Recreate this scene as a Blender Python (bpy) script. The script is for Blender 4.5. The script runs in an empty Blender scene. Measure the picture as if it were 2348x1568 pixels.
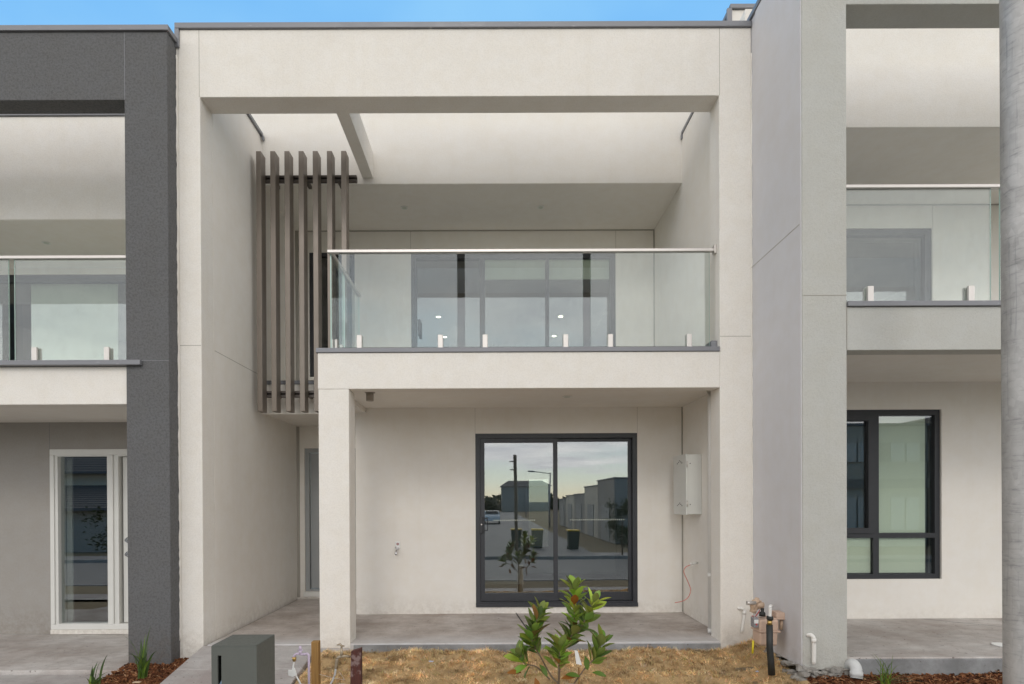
import bpy, bmesh, math, random
from mathutils import Vector, Matrix, noise
R = math.radians
scene = bpy.context.scene
col = scene.collection

# ------------------------------------------------------------------ camera
cam_d = bpy.data.cameras.new("camera"); cam = bpy.data.objects.new("camera", cam_d); col.objects.link(cam)
cam.location = (0, 0, 1.42)
F_PX = 1311.0; W_PX = 2347.0
cam_d.sensor_width = 36; cam_d.lens = 36 * F_PX / W_PX
cam_d.shift_x = (W_PX / 2 - 1132.2) / W_PX
cam_d.shift_y = (1155.0 - 784.0) / W_PX
cam_d.clip_start = 0.05; cam_d.clip_end = 2000
yaw, pitch, roll = 0.001042, -0.004276, -0.004328
fwd = Vector((math.sin(yaw) * math.cos(pitch), math.cos(yaw) * math.cos(pitch), math.sin(pitch)))
r0 = Vector((math.cos(yaw), -math.sin(yaw), 0)); u0 = r0.cross(fwd)
rt = math.cos(roll) * r0 + math.sin(roll) * u0; up = -math.sin(roll) * r0 + math.cos(roll) * u0
cam.matrix_world = Matrix(((rt.x, up.x, -fwd.x, 0), (rt.y, up.y, -fwd.y, 0), (rt.z, up.z, -fwd.z, 1.42), (0, 0, 0, 1)))
scene.camera = cam
scene.render.resolution_x = 1024; scene.render.resolution_y = 684

def at(px, py, Y):
    """world point on the plane y=Y seen at a photograph position (used to take measurements)"""
    d = rt * ((px - 1132.2) / F_PX) + up * (-(py - 1155.0) / F_PX) + fwd
    return Vector((d.x / d.y * Y, Y, 1.42 + d.z / d.y * Y))

# ------------------------------------------------------------------ sky, sun, exposure
SUN_EL, SUN_AZ = 33.0, 184.0        # azimuth from +Y clockwise: behind the camera, a little to the left
world = bpy.data.worlds.new("World"); scene.world = world; world.use_nodes = True
CLOUD, HAZE = 13.0, 19.0
nt = world.node_tree; nt.nodes.clear()
def N(t, kind, **kw):
    n = t.nodes.new(kind)
    for k, v in kw.items():
        if k in n.inputs: n.inputs[k].default_value = v
        else: setattr(n, k, v)
    return n
sky = N(nt, 'ShaderNodeTexSky'); sky.sky_type = 'NISHITA'; sky.sun_disc = False
sky.sun_elevation = R(SUN_EL); sky.sun_rotation = R(SUN_AZ); sky.air_density = 1.0; sky.dust_density = 0.6; sky.ozone_density = 2.0
tc = N(nt, 'ShaderNodeTexCoord'); sep = N(nt, 'ShaderNodeSeparateXYZ'); nt.links.new(tc.outputs['Generated'], sep.inputs[0])
def M2(t, op, a, b=None, c=None, clamp=False):
    n = t.nodes.new('ShaderNodeMath'); n.operation = op; n.use_clamp = clamp
    for i, v in enumerate((a, b, c)):
        if v is None: continue
        if isinstance(v, (int, float)): n.inputs[i].default_value = v
        else: t.links.new(v, n.inputs[i])
    return n.outputs[0]
zc = M2(nt, 'ADD', M2(nt, 'MAXIMUM', sep.outputs[2], 0.0), 0.045)
comb = N(nt, 'ShaderNodeCombineXYZ')
nt.links.new(M2(nt, 'DIVIDE', sep.outputs[0], zc), comb.inputs[0]); nt.links.new(M2(nt, 'DIVIDE', sep.outputs[1], zc), comb.inputs[1])
def rng(fmin, fmax, tmin, tmax, val, smooth=False):
    n = N(nt, 'ShaderNodeMapRange')
    for k, v in (('From Min', fmin), ('From Max', fmax), ('To Min', tmin), ('To Max', tmax)): n.inputs[k].default_value = v
    if smooth: n.interpolation_type = 'SMOOTHSTEP'
    nt.links.new(val, n.inputs['Value']); return n.outputs[0]
def cmix(fac, a, b):
    n = N(nt, 'ShaderNodeMix', data_type='RGBA')
    for i, v in ((0, fac), (6, a), (7, b)):
        if isinstance(v, tuple): n.inputs[i].default_value = (*v, 1)
        elif isinstance(v, (int, float)): n.inputs[i].default_value = v
        else: nt.links.new(v, n.inputs[i])
    return n.outputs[2]
cn = N(nt, 'ShaderNodeTexNoise', Scale=.42, Detail=7.0, Roughness=0.58); nt.links.new(comb.outputs[0], cn.inputs['Vector'])
cn2 = N(nt, 'ShaderNodeTexNoise', Scale=1.0, Detail=6.0, Roughness=0.6); nt.links.new(comb.outputs[0], cn2.inputs['Vector'])
veil = N(nt, 'ShaderNodeTexNoise', Scale=1.6, Detail=4.0, Roughness=0.5); nt.links.new(comb.outputs[0], veil.inputs['Vector'])
# high thin haze: pale blue over the houses, creamy towards the horizon behind the camera
hz = N(nt, 'ShaderNodeValToRGB'); e = hz.color_ramp.elements
for _ in range(2): e.new(.5)
for el, (p, c) in zip(e, ((0.0, (.92, .80, .58)), (.035, (.80, .84, .72)), (.09, (.62, .74, .74)), (.4, (.40, .60, .78)))): el.position = p; el.color = (*c, 1)
nt.links.new(sep.outputs[2], hz.inputs[0])
sc_ = N(nt, 'ShaderNodeMix', data_type='RGBA', blend_type='MULTIPLY'); sc_.inputs[0].default_value = 1; nt.links.new(hz.outputs[0], sc_.inputs[6]); sc_.inputs[7].default_value = (HAZE, HAZE, HAZE, 1)
blue = cmix(rng(.35, .65, 0., 1., veil.outputs['Fac']), (1.65, 4.5, 8.3), (2.6, 5.6, 8.6))
side = M2(nt, 'MULTIPLY', rng(.10, .50, 0., 1., sep.outputs[1], True), rng(.04, .28, 0., 1., sep.outputs[2], True))
hazec = cmix(side, sc_.outputs[2], blue)
base_sky = cmix(.85, sky.outputs[0], hazec)
# cloud cover: thick bank over the street side (-Y), clear towards its horizon
cover = M2(nt, 'ADD', M2(nt, 'ADD', cn.outputs['Fac'], rng(.05, .52, .22, -.35, sep.outputs[1])), M2(nt, 'ADD', rng(.03, .085, -.40, 0., sep.outputs[2]), rng(.70, .82, 0., .65, sep.outputs[2])))
mask = rng(.46, .70, 0., 1., cover, True)
cr = N(nt, 'ShaderNodeValToRGB'); cr.color_ramp.elements[0].position = 0.32; cr.color_ramp.elements[1].position = 0.66
cr.color_ramp.elements[0].color = (0.66, 0.66, 0.69, 1); cr.color_ramp.elements[1].color = (1.0, 0.97, 0.94, 1)
nt.links.new(cn2.outputs['Fac'], cr.inputs[0])
cl = N(nt, 'ShaderNodeMix', data_type='RGBA', blend_type='MULTIPLY'); cl.inputs[0].default_value = 1
nt.links.new(cr.outputs[0], cl.inputs[6])
cb = N(nt, 'ShaderNodeCombineColor'); cz = rng(.30, .80, CLOUD * 1.35, CLOUD * .55, sep.outputs[2], True)     # the bank is brightest low down, behind the camera
for i_ in range(3): nt.links.new(cz, cb.inputs[i_])
nt.links.new(cb.outputs[0], cl.inputs[7])
bg = N(nt, 'ShaderNodeBackground', Strength=0.12); wo = N(nt, 'ShaderNodeOutputWorld')
nt.links.new(cmix(mask, base_sky, cl.outputs[2]), bg.inputs[0]); nt.links.new(bg.outputs[0], wo.inputs[0])

sd = bpy.data.lights.new("sun", 'SUN'); sd.energy = 0.5; sd.angle = R(14); sd.color = (1.0, 0.95, 0.88)
sun = bpy.data.objects.new("sun", sd); col.objects.link(sun)
sv = Vector((math.sin(R(SUN_AZ)) * math.cos(R(SUN_EL)), math.cos(R(SUN_AZ)) * math.cos(R(SUN_EL)), math.sin(R(SUN_EL))))
sun.rotation_euler = sv.to_track_quat('Z', 'Y').to_euler()
scene.view_settings.view_transform = 'Standard'; scene.view_settings.look = 'None'
scene.view_settings.exposure = 0.08; scene.view_settings.gamma = 1.0
scene.cycles.max_bounces = 12; scene.cycles.transparent_max_bounces = 16
scene.cycles.diffuse_bounces = 8; scene.cycles.glossy_bounces = 5

# ------------------------------------------------------------------ materials
MATS = {}
def new_mat(name):
    m = bpy.data.materials.new(name); m.use_nodes = True; t = m.node_tree; t.nodes.clear()
    o = t.nodes.new('ShaderNodeOutputMaterial'); MATS[name] = m
    return m, t, o
def pos(t, sc=(1, 1, 1)):
    g = t.nodes.new('ShaderNodeNewGeometry'); m = t.nodes.new('ShaderNodeMapping'); m.inputs['Scale'].default_value = sc
    t.links.new(g.outputs['Position'], m.inputs[0]); return m.outputs[0]
def noise_n(t, vec, scale, detail=4, rough=.55):
    n = N(t, 'ShaderNodeTexNoise', Scale=scale, Detail=detail, Roughness=rough); t.links.new(vec, n.inputs['Vector']); return n.outputs['Fac']
def ramp(t, fac, stops):
    r = t.nodes.new('ShaderNodeValToRGB'); e = r.color_ramp.elements
    while len(e) < len(stops): e.new(0.5)
    for i, (p, c) in enumerate(stops):
        e[i].position = p; e[i].color = (*c, 1) if not isinstance(c, (int, float)) else (c, c, c, 1)
    t.links.new(fac, r.inputs[0]); return r.outputs[0]
def mixc(t, fac, a, b, mode='MIX'):
    n = t.nodes.new('ShaderNodeMix'); n.data_type = 'RGBA'; n.blend_type = mode
    for i, v in ((0, fac), (6, a), (7, b)):
        if isinstance(v, (int, float)): n.inputs[i].default_value = v
        elif isinstance(v, tuple): n.inputs[i].default_value = (*v, 1)
        else: t.links.new(v, n.inputs[i])
    return n.outputs[2]
def prin(t, o, color, rough=.6, metal=0.0, bump=None, bstr=.3, bdist=.01, spec=None):
    p = t.nodes.new('ShaderNodeBsdfPrincipled')
    for k, v in (('Base Color', color), ('Roughness', rough), ('Metallic', metal)):
        if isinstance(v, tuple): p.inputs[k].default_value = (*v, 1)
        elif isinstance(v, (int, float)): p.inputs[k].default_value = v
        else: t.links.new(v, p.inputs[k])
    if spec is not None: p.inputs['Specular IOR Level'].default_value = spec
    if bump is not None:
        b = N(t, 'ShaderNodeBump', Strength=bstr, Distance=bdist); t.links.new(bump, b.inputs['Height']); t.links.new(b.outputs[0], p.inputs['Normal'])
    t.links.new(p.outputs[0], o.inputs[0]); return p
def stucco(name, c, bstr=.35, speck=.0, grain=95.0, dirt=.035):
    m, t, o = new_mat(name); v = pos(t)
    big = noise_n(t, v, .9, 5, .6); mid = noise_n(t, v, 7, 4, .6); fine = noise_n(t, v, grain, 3, .7)
    c0 = mixc(t, ramp(t, big, [(.35, 0.0), (.7, 1.0)]), tuple(x * (1 - dirt) for x in c), tuple(min(1, x * (1 + dirt * .4)) for x in c))
    c1 = mixc(t, ramp(t, mid, [(.35, 0.0), (.65, 1.0)]), c0, (.98, .97, .95), 'MULTIPLY')
    # faint vertical run marks
    st = noise_n(t, pos(t, (9, 9, .35)), 1.0, 5, .65)
    c1 = mixc(t, ramp(t, st, [(.52, 0.0), (.75, .25)]), c1, (.92, .90, .86), 'MULTIPLY')
    geo = t.nodes.new('ShaderNodeNewGeometry'); sx = t.nodes.new('ShaderNodeSeparateXYZ'); t.links.new(geo.outputs['Position'], sx.inputs[0])
    base = t.nodes.new('ShaderNodeMapRange')                     # mud splashed up from the ground
    for k_, v_ in (('From Min', -.05), ('From Max', .26), ('To Min', .42), ('To Max', 0.)): base.inputs[k_].default_value = v_
    t.links.new(sx.outputs[2], base.inputs['Value']); spl = noise_n(t, v, 16, 6, .75)
    c1 = mixc(t, M2(t, 'MULTIPLY', base.outputs[0], ramp(t, spl, [(.40, 0.), (.62, 1.)])), c1, tuple(x * .62 for x in (.75 * c[0] + .1, .72 * c[1] + .06, .68 * c[2] + .03)))
    pat = noise_n(t, pos(t, (1, 1, 1.6)), 2.6, 7, .7)            # trowel patches
    c1 = mixc(t, ramp(t, pat, [(.44, 0.), (.60, .5)]), c1, (.978, .972, .965), 'MULTIPLY')
    c2 = mixc(t, ramp(t, fine, [(.38, speck), (.55, 0.0)]), c1, (.45, .45, .45), 'MULTIPLY')
    h = M2(t, 'ADD', M2(t, 'ADD', M2(t, 'MULTIPLY', fine, .6), M2(t, 'MULTIPLY', mid, .8)), M2(t, 'MULTIPLY', pat, 1.6))
    prin(t, o, c2, .88, bump=h, bstr=bstr, bdist=.006, spec=.25); return m
def flat(name, c, rough=.5, metal=0., var=.05, scale=8., bstr=.08):
    m, t, o = new_mat(name); v = pos(t); n = noise_n(t, v, scale, 5, .6)
    cc = mixc(t, n, tuple(x * (1 - var) for x in c), tuple(min(1, x * (1 + var)) for x in c))
    rr = ramp(t, noise_n(t, v, scale * 3, 3), [(0.3, max(0, rough - .06)), (.7, min(1, rough + .06))])
    prin(t, o, cc, rr, metal, bump=n, bstr=bstr, bdist=.003); return m
CREAM = stucco('cream_render', (.80, .775, .73), .35, .12)
CREAM2 = stucco('cream_paint', (.80, .775, .73), .15, .0)
SOFFIT = stucco('soffit_paint', (.80, .775, .73), .04, .0)
CHAR = stucco('charcoal_render', (.135, .137, .142), 1.0, .4, 48)
MIDGREY = stucco('grey_render', (.50, .505, .48), .8, .12, 75)
SMOOTHGREY = stucco('smooth_grey_paint', (.60, .60, .625), .12, 0., 60)
TAUPE = stucco('taupe_render', (.36, .345, .325), .25, .1)
m, t, o = new_mat('grey_metal_cap'); v = pos(t)
n_ = noise_n(t, v, 5, 5, .6); sc1 = noise_n(t, pos(t, (6, 6, 40)), 1.6, 5, .7)
cc = mixc(t, n_, (.18, .185, .20), (.235, .24, .26)); cc = mixc(t, ramp(t, sc1, [(.63, 0.), (.70, .55)]), cc, (.48, .49, .50))
prin(t, o, cc, ramp(t, n_, [(.3, .4), (.7, .55)]), .3, bump=n_, bstr=.08, bdist=.003); CAP = m
SEAL = flat('joint_sealant', (.36, .34, .30), .8)
BLACKF = flat('black_powdercoat', (.028, .03, .035), .45, 0., .2)
DARKF = flat('charcoal_powdercoat', (.035, .038, .045), .4, 0., .2)
WHITEF = flat('white_frame_paint', (.70, .70, .67), .4)
FIN = flat('bronze_powdercoat', (.235, .20, .17), .42, .25, .10, 3)
FINR = flat('dark_bronze', (.10, .085, .075), .45, .3, .15, 6)
STEEL = flat('satin_steel', (.60, .57, .54), .38, .55, .06, 30)
CHROME = flat('chrome', (.7, .7, .72), .18, 1.0)
PVC = flat('white_pvc', (.72, .71, .68), .35)
WHITEP = flat('white_plastic', (.78, .79, .78), .4)
DOORG = flat('grey_door_paint', (.33, .345, .35), .4)
BOXG = flat('light_grey_steel', (.68, .69, .66), .38, 0., .04)
BLIND = flat('roller_blind', (.56, .60, .52), .85, 0., .02)
BLINDW = flat('window_blind', (.80, .83, .70), .85, 0., .02)
BLINDD = flat('dark_blind', (.16, .16, .15), .85)
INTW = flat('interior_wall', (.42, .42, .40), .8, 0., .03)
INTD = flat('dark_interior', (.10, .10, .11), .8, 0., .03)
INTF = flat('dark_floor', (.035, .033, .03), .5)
BOXL = flat('letterbox_paint', (.10, .108, .097), .6, 0., .08, 12, .2)
TAN = flat('tan_meter_paint', (.56, .41, .32), .5, 0., .08, 20)
TAN2 = flat('tan_cast_metal', (.55, .41, .30), .5, .1, .15, 30)
BLACKP = flat('black_plastic', (.015, .017, .016), .55)
YELLOW = flat('yellow_pipe', (.72, .60, .03), .5)
BRASS = flat('brass', (.50, .34, .12), .35, .8)
OLDBRASS = flat('dull_brass', (.36, .30, .22), .45, .6, .25, 60)
LILAC = flat('lilac_plastic', (.55, .47, .60), .4)
REDW = flat('red_wire', (.62, .16, .12), .5)
REDS = flat('red_mark', (.5, .05, .05), .5)
DARKG = flat('dial_glass', (.30, .30, .32), .25, .3, .3, 60)
RUBBLE = stucco('mortar_rubble', (.36, .35, .33), 1.0, .5, 30, .3)
TERR = flat('dull_roof_tile', (.09, .09, .095), .7, 0., .2, 4)
BIN = flat('bin_green', (.03, .045, .035), .5)
BINL = flat('bin_yellow_lid', (.72, .47, .04), .5)
CARW = flat('car_white_paint', (.75, .76, .77), .25)
CARS = flat('car_silver_paint', (.45, .46, .48), .25, .4)
GLASSC = flat('car_glass', (.03, .035, .04), .08)
RUBBER = flat('tyre_rubber', (.02, .02, .02), .8)
BARK = flat('young_bark', (.16, .12, .08), .8, 0., .25, 50, .4)
GARD = flat('garage_door', (.33, .33, .32), .5)

def glass_mat(name, refl, tint, dust=0.):
    m, t, o = new_mat(name)
    g = N(t, 'ShaderNodeBsdfGlossy', Roughness=0.0); g.inputs['Color'].default_value = (.96, .98, 1, 1)
    tr = t.nodes.new('ShaderNodeBsdfTransparent'); tr.inputs[0].default_value = (*tint, 1)
    ge = t.nodes.new('ShaderNodeNewGeometry'); dp = t.nodes.new('ShaderNodeVectorMath'); dp.operation = 'DOT_PRODUCT'
    t.links.new(ge.outputs['Incoming'], dp.inputs[0]); t.links.new(ge.outputs['Normal'], dp.inputs[1])
    sch = M2(t, 'POWER', M2(t, 'SUBTRACT', 1.0, M2(t, 'ABSOLUTE', dp.outputs['Value'])), 5.0)
    w = N(t, 'ShaderNodeTexNoise', Scale=.9, Detail=1.0); t.links.new(pos(t), w.inputs['Vector'])
    bp = N(t, 'ShaderNodeBump', Strength=.004, Distance=.2); t.links.new(w.outputs['Fac'], bp.inputs['Height']); t.links.new(bp.outputs[0], g.inputs['Normal'])
    fac = M2(t, 'ADD', M2(t, 'MULTIPLY', sch, 1 - refl), refl, clamp=True)
    mxs = t.nodes.new('ShaderNodeMixShader'); t.links.new(fac, mxs.inputs[0]); t.links.new(tr.outputs[0], mxs.inputs[1]); t.links.new(g.outputs[0], mxs.inputs[2])
    if dust:
        df = t.nodes.new('ShaderNodeBsdfDiffuse'); df.inputs[0].default_value = (.7, .7, .68, 1); d1 = noise_n(t, pos(t, (3, 3, 1.2)), 3.0, 7, .75)
        m3 = t.nodes.new('ShaderNodeMixShader'); t.links.new(ramp(t, d1, [(.45, .0), (.75, dust)]), m3.inputs[0]); t.links.new(mxs.outputs[0], m3.inputs[1]); t.links.new(df.outputs[0], m3.inputs[2]); mxs = m3
    t.links.new(mxs.outputs[0], o.inputs[0]); return m
GBAL = glass_mat('balustrade_glass', .062, (.92, .955, .94), .035)
GWIN = glass_mat('window_glass', .19, (.84, .87, .86))
GWIN2 = glass_mat('clear_window_glass', .095, (.88, .91, .89))
GEDGE = flat('glass_edge', (.42, .58, .52), .2)

def emis(name, c, s):
    m, t, o = new_mat(name); e = N(t, 'ShaderNodeEmission', Strength=s); e.inputs[0].default_value = (*c, 1); t.links.new(e.outputs[0], o.inputs[0]); return m
LAMP = emis('lit_downlight', (1, .88, .68), 9)
LAMPO = emis('lit_lamp_orange', (1, .55, .25), 3)

def concrete(name, c, dirtc, band=None):
    m, t, o = new_mat(name); v = pos(t)
    a = noise_n(t, v, 1.7, 8, .68); b = noise_n(t, pos(t, (1, 3, 1)), 5, 6, .65); f = noise_n(t, v, 130, 3, .7); s = noise_n(t, v, 26, 3, .5)
    cc = mixc(t, ramp(t, a, [(.38, 0.0), (.62, 1.0)]), tuple(min(1, x * 1.15) for x in c), dirtc)
    cc = mixc(t, ramp(t, b, [(.45, 0.0), (.72, .55)]), cc, tuple(x * .62 for x in c))
    cc = mixc(t, ramp(t, b, [(.22, .5), (.36, 0.0)]), cc, tuple(min(1, x * 1.25) for x in c))
    cc = mixc(t, ramp(t, s, [(.29, .75), (.33, 0.0)]), cc, (.09, .065, .05))
    cc = mixc(t, ramp(t, f, [(.35, .25), (.6, 0.0)]), cc, (.15, .15, .15))
    if band:                                    # the weathered pale margin along the open edge of the slab
        ge = t.nodes.new('ShaderNodeNewGeometry'); sx = t.nodes.new('ShaderNodeSeparateXYZ'); t.links.new(ge.outputs['Position'], sx.inputs[0])
        mr_ = t.nodes.new('ShaderNodeMapRange'); mr_.inputs['From Min'].default_value = band + .42; mr_.inputs['From Max'].default_value = band; t.links.new(sx.outputs[1], mr_.inputs['Value'])
        cc = mixc(t, M2(t, 'MULTIPLY', mr_.outputs[0], ramp(t, b, [(.25, .25), (.65, 1.)]), clamp=True), cc, (.56, .56, .57))
    prin(t, o, cc, ramp(t, a, [(.3, .55), (.7, .8)]), bump=M2(t, 'ADD', f, M2(t, 'MULTIPLY', b, 2)), bstr=.35, bdist=.004); return m
CONC = concrete('porch_concrete', (.50, .475, .455), (.38, .33, .30))
CONCB = concrete('weathered_porch_concrete', (.52, .475, .445), (.37, .31, .27), 5.70)
CONCP = concrete('path_concrete', (.40, .385, .375), (.33, .29, .275))
CONCE = concrete('slab_edge_concrete', (.30, .31, .32), (.17, .17, .17))
ASPH = concrete('asphalt', (.20, .195, .19), (.25, .24, .23))
KERB = concrete('kerb_concrete', (.30, .29, .28), (.24, .23, .22))

def soil(name, a, b):
    m, t, o = new_mat(name); v = pos(t); n = noise_n(t, v, 9, 8, .7); f = noise_n(t, v, 90, 4, .7)
    prin(t, o, mixc(t, n, a, mixc(t, f, a, b)), .95, bump=f, bstr=.8, bdist=.02, spec=.1); return m
SOIL = soil('soil', (.075, .05, .03), (.16, .11, .06))
DIRT = soil('verge_soil', (.24, .20, .14), (.36, .30, .20))
TURFB = soil('turf_base', (.42, .29, .15), (.70, .51, .28))
def attr_mat(name, rough=.7, spec=.3, trans=0.):
    m, t, o = new_mat(name); a = t.nodes.new('ShaderNodeAttribute'); a.attribute_name = 'Col'
    p = prin(t, o, a.outputs['Color'], rough, spec=spec)
    if trans: 
        tl = t.nodes.new('ShaderNodeBsdfTranslucent'); t.links.new(a.outputs['Color'], tl.inputs[0]); mm = t.nodes.new('ShaderNodeMixShader'); mm.inputs[0].default_value = trans
        t.links.new(p.outputs[0], mm.inputs[1]); t.links.new(tl.outputs[0], mm.inputs[2]); t.links.new(mm.outputs[0], o.inputs[0])
    return m
CHIP = attr_mat('bark_chips', .85, .15); BLADE = attr_mat('dead_grass_blades', .9, .1, .15)
LEAF = attr_mat('glossy_leaf', .38, .45, .18); STRAP = attr_mat('strap_leaf', .45, .4, .25)

def timber(name, a, b, patch=None):
    m, t, o = new_mat(name); v = pos(t, (40, 40, 2.5)); n = noise_n(t, v, 1.2, 6, .65)
    cc = mixc(t, ramp(t, n, [(.3, 0.), (.7, 1.)]), a, b)
    if patch: cc = mixc(t, ramp(t, noise_n(t, pos(t), 16, 4, .6), [(.56, 0.), (.62, .7)]), cc, patch)
    prin(t, o, cc, .75, bump=n, bstr=.5, bdist=.004); return m
PINE = timber('treated_pine', (.36, .20, .06), (.22, .12, .035)); REDT = timber('red_brown_timber', (.09, .022, .014), (.045, .015, .012), (.24, .17, .16))

# galvanised pole
m, t, o = new_mat('galvanised_steel'); v = pos(t)
vo = N(t, 'ShaderNodeTexVoronoi', Scale=22.0); t.links.new(pos(t, (1.6, 1.6, 1)), vo.inputs['Vector'])
n1 = noise_n(t, pos(t, (1, 1, 7)), 9, 7, .7); n2 = noise_n(t, pos(t, (26, 26, .8)), 2.2, 6, .65); n3 = noise_n(t, v, 3, 5, .65)
cc = mixc(t, ramp(t, n3, [(.35, 0.), (.65, 1.)]), (.34, .335, .33), (.46, .455, .45))
cc = mixc(t, ramp(t, n1, [(.54, 0.), (.70, .45)]), cc, (.11, .12, .13))
cc = mixc(t, ramp(t, n2, [(.30, .55), (.42, 0.)]), cc, (.17, .18, .19))
vb = t.nodes.new('ShaderNodeRGBToBW'); t.links.new(vo.outputs['Color'], vb.inputs[0]); cc = mixc(t, .16, cc, vb.outputs[0], 'SOFT_LIGHT')
prin(t, o, cc, ramp(t, n1, [(.3, .45), (.7, .65)]), .35, bump=n1, bstr=.25, bdist=.003); GALV = m

# ------------------------------------------------------------------ mesh helpers
def box(bm, x0, x1, y0, y1, z0, z1):
    vs = [bm.verts.new(p) for p in ((x0,y0,z0),(x1,y0,z0),(x1,y1,z0),(x0,y1,z0),(x0,y0,z1),(x1,y0,z1),(x1,y1,z1),(x0,y1,z1))]
    for f in ((0,3,2,1),(4,5,6,7),(0,1,5,4),(1,2,6,5),(2,3,7,6),(3,0,4,7)): bm.faces.new([vs[i] for i in f])
    return vs
def bevel(bm, off=.006, seg=2):
    bm.normal_update()
    es = [e for e in bm.edges if len(e.link_faces) == 2 and e.calc_face_angle(0) > .6]
    if es: bmesh.ops.bevel(bm, geom=es, offset=off, segments=seg, profile=.5, affect='EDGES', clamp_overlap=True)
def cells(xs, zs, y0, y1, solid):
    """a wall in the xz plane out of a grid of cells; solid(i,j) says which are filled"""
    bm = bmesh.new(); vd = {}
    def V(i, j, k):
        if (i, j, k) not in vd: vd[(i, j, k)] = bm.verts.new((xs[i], (y0, y1)[k], zs[j]))
        return vd[(i, j, k)]
    nx, nz = len(xs) - 1, len(zs) - 1
    S = lambda i, j: 0 <= i < nx and 0 <= j < nz and solid(i, j)
    for i in range(nx):
        for j in range(nz):
            if not S(i, j): continue
            bm.faces.new((V(i,j,0), V(i+1,j,0), V(i+1,j+1,0), V(i,j+1,0))); bm.faces.new((V(i,j,1), V(i,j+1,1), V(i+1,j+1,1), V(i+1,j,1)))
            if not S(i-1, j): bm.faces.new((V(i,j,0), V(i,j+1,0), V(i,j+1,1), V(i,j,1)))
            if not S(i+1, j): bm.faces.new((V(i+1,j,0), V(i+1,j,1), V(i+1,j+1,1), V(i+1,j+1,0)))
            if not S(i, j-1): bm.faces.new((V(i,j,0), V(i,j,1), V(i+1,j,1), V(i+1,j,0)))
            if not S(i, j+1): bm.faces.new((V(i,j+1,0), V(i+1,j+1,0), V(i+1,j+1,1), V(i,j+1,1)))
    return bm
def wall(x0, x1, z0, z1, y0, y1, holes=()):
    xs = sorted({x0, x1, *[h[0] for h in holes], *[h[1] for h in holes]}); xs = [x for x in xs if x0 <= x <= x1]
    zs = sorted({z0, z1, *[h[2] for h in holes], *[h[3] for h in holes]}); zs = [z for z in zs if z0 <= z <= z1]
    def solid(i, j):
        cx, cz = (xs[i] + xs[i+1]) / 2, (zs[j] + zs[j+1]) / 2
        return not any(h[0] < cx < h[1] and h[2] < cz < h[3] for h in holes)
    return cells(xs, zs, y0, y1, solid)
def tube(bm, pts, r, seg=10, r2=None, cap=True):
    pts = [Vector(p) for p in pts]; n = len(pts); rings = []
    ref = Vector((0, 0, 1))
    for i, p in enumerate(pts):
        d = (pts[min(i + 1, n - 1)] - pts[max(i - 1, 0)]).normalized()
        a = d.cross(ref if abs(d.z) < .95 else Vector((1, 0, 0))).normalized(); b = d.cross(a)
        rr = r if r2 is None else r + (r2 - r) * i / (n - 1)
        if isinstance(r, (list, tuple)): rr = r[i]
        rings.append([bm.verts.new(p + rr * (math.cos(2*math.pi*k/seg) * a + math.sin(2*math.pi*k/seg) * b)) for k in range(seg)])
    for i in range(n - 1):
        for k in range(seg):
            f = bm.faces.new((rings[i][k], rings[i][(k+1) % seg], rings[i+1][(k+1) % seg], rings[i+1][k])); f.smooth = True
    if cap: bm.faces.new(rings[0]); bm.faces.new(list(reversed(rings[-1])))
def smooth_path(pts, n=6):
    pts = [Vector(p) for p in pts]; out = []
    for i in range(len(pts) - 1):
        p0 = pts[max(i-1, 0)]; p1 = pts[i]; p2 = pts[i+1]; p3 = pts[min(i+2, len(pts)-1)]
        for k in range(n):
            s = k / n
            out.append(.5 * ((2*p1) + (-p0+p2)*s + (2*p0-5*p1+4*p2-p3)*s*s + (-p0+3*p1-3*p2+p3)*s**3))
    out.append(pts[-1]); return out
def tag(o, label=None, cat=None, group=None, kind=None):
    if label: o['label'] = label
    if cat: o['category'] = cat
    if group: o['group'] = group
    if kind: o['kind'] = kind
    return o
def thing(name, loc, label, cat, group=None):
    o = bpy.data.objects.new(name, None); o.location = loc; o.empty_display_size = .1; col.objects.link(o)
    return tag(o, label, cat, group)
def origin_of(o):
    v = Vector((0, 0, 0))
    while o: v = v + Vector(o.location); o = o.parent
    return v
def obj(name, bm, mat, parent=None, label=None, fix=True):
    if fix: bmesh.ops.recalc_face_normals(bm, faces=bm.faces)
    me = bpy.data.meshes.new(name)
    o = bpy.data.objects.new(name, me); col.objects.link(o)
    if parent: o.parent = parent; bmesh.ops.translate(bm, vec=-origin_of(parent), verts=bm.verts)
    bm.to_mesh(me); bm.free()
    for mm in (mat if isinstance(mat, (list, tuple)) else [mat]): me.materials.append(mm)
    if label: o['label'] = label
    return o
def B(name, parent, mat, *boxes, bev=.004, label=None):
    groups = []                                  # pieces that do not touch become objects of their own
    tch = lambda a, b: all(a[2*i] <= b[2*i+1] + .003 and b[2*i] <= a[2*i+1] + .003 for i in range(3))
    for b in boxes:
        hit = [g for g in groups if any(tch(b, c) for c in g)]; groups = [g for g in groups if g not in hit]
        groups.append([b] + [c for g in hit for c in g])
    if len(groups) > 1:
        return [B(name, parent, mat, *g, bev=bev, label=label) for g in groups][0]
    bm = bmesh.new()
    for b in boxes: box(bm, *b)
    if bev: bevel(bm, bev, 2 if bev > .003 else 1)
    return obj(name, bm, mat, parent, label)
def single(name, bm, mat, loc, label, cat, group=None):
    """a top-level thing that is one mesh with its origin at loc"""
    bmesh.ops.translate(bm, vec=-Vector(loc), verts=bm.verts); o = obj(name, bm, mat); o.location = loc
    return tag(o, label, cat, group)
def copy_tree(o, parent=None):
    c = o.copy(); col.objects.link(c); c.parent = parent
    for ch in list(o.children): copy_tree(ch, c)
    return c

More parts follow.
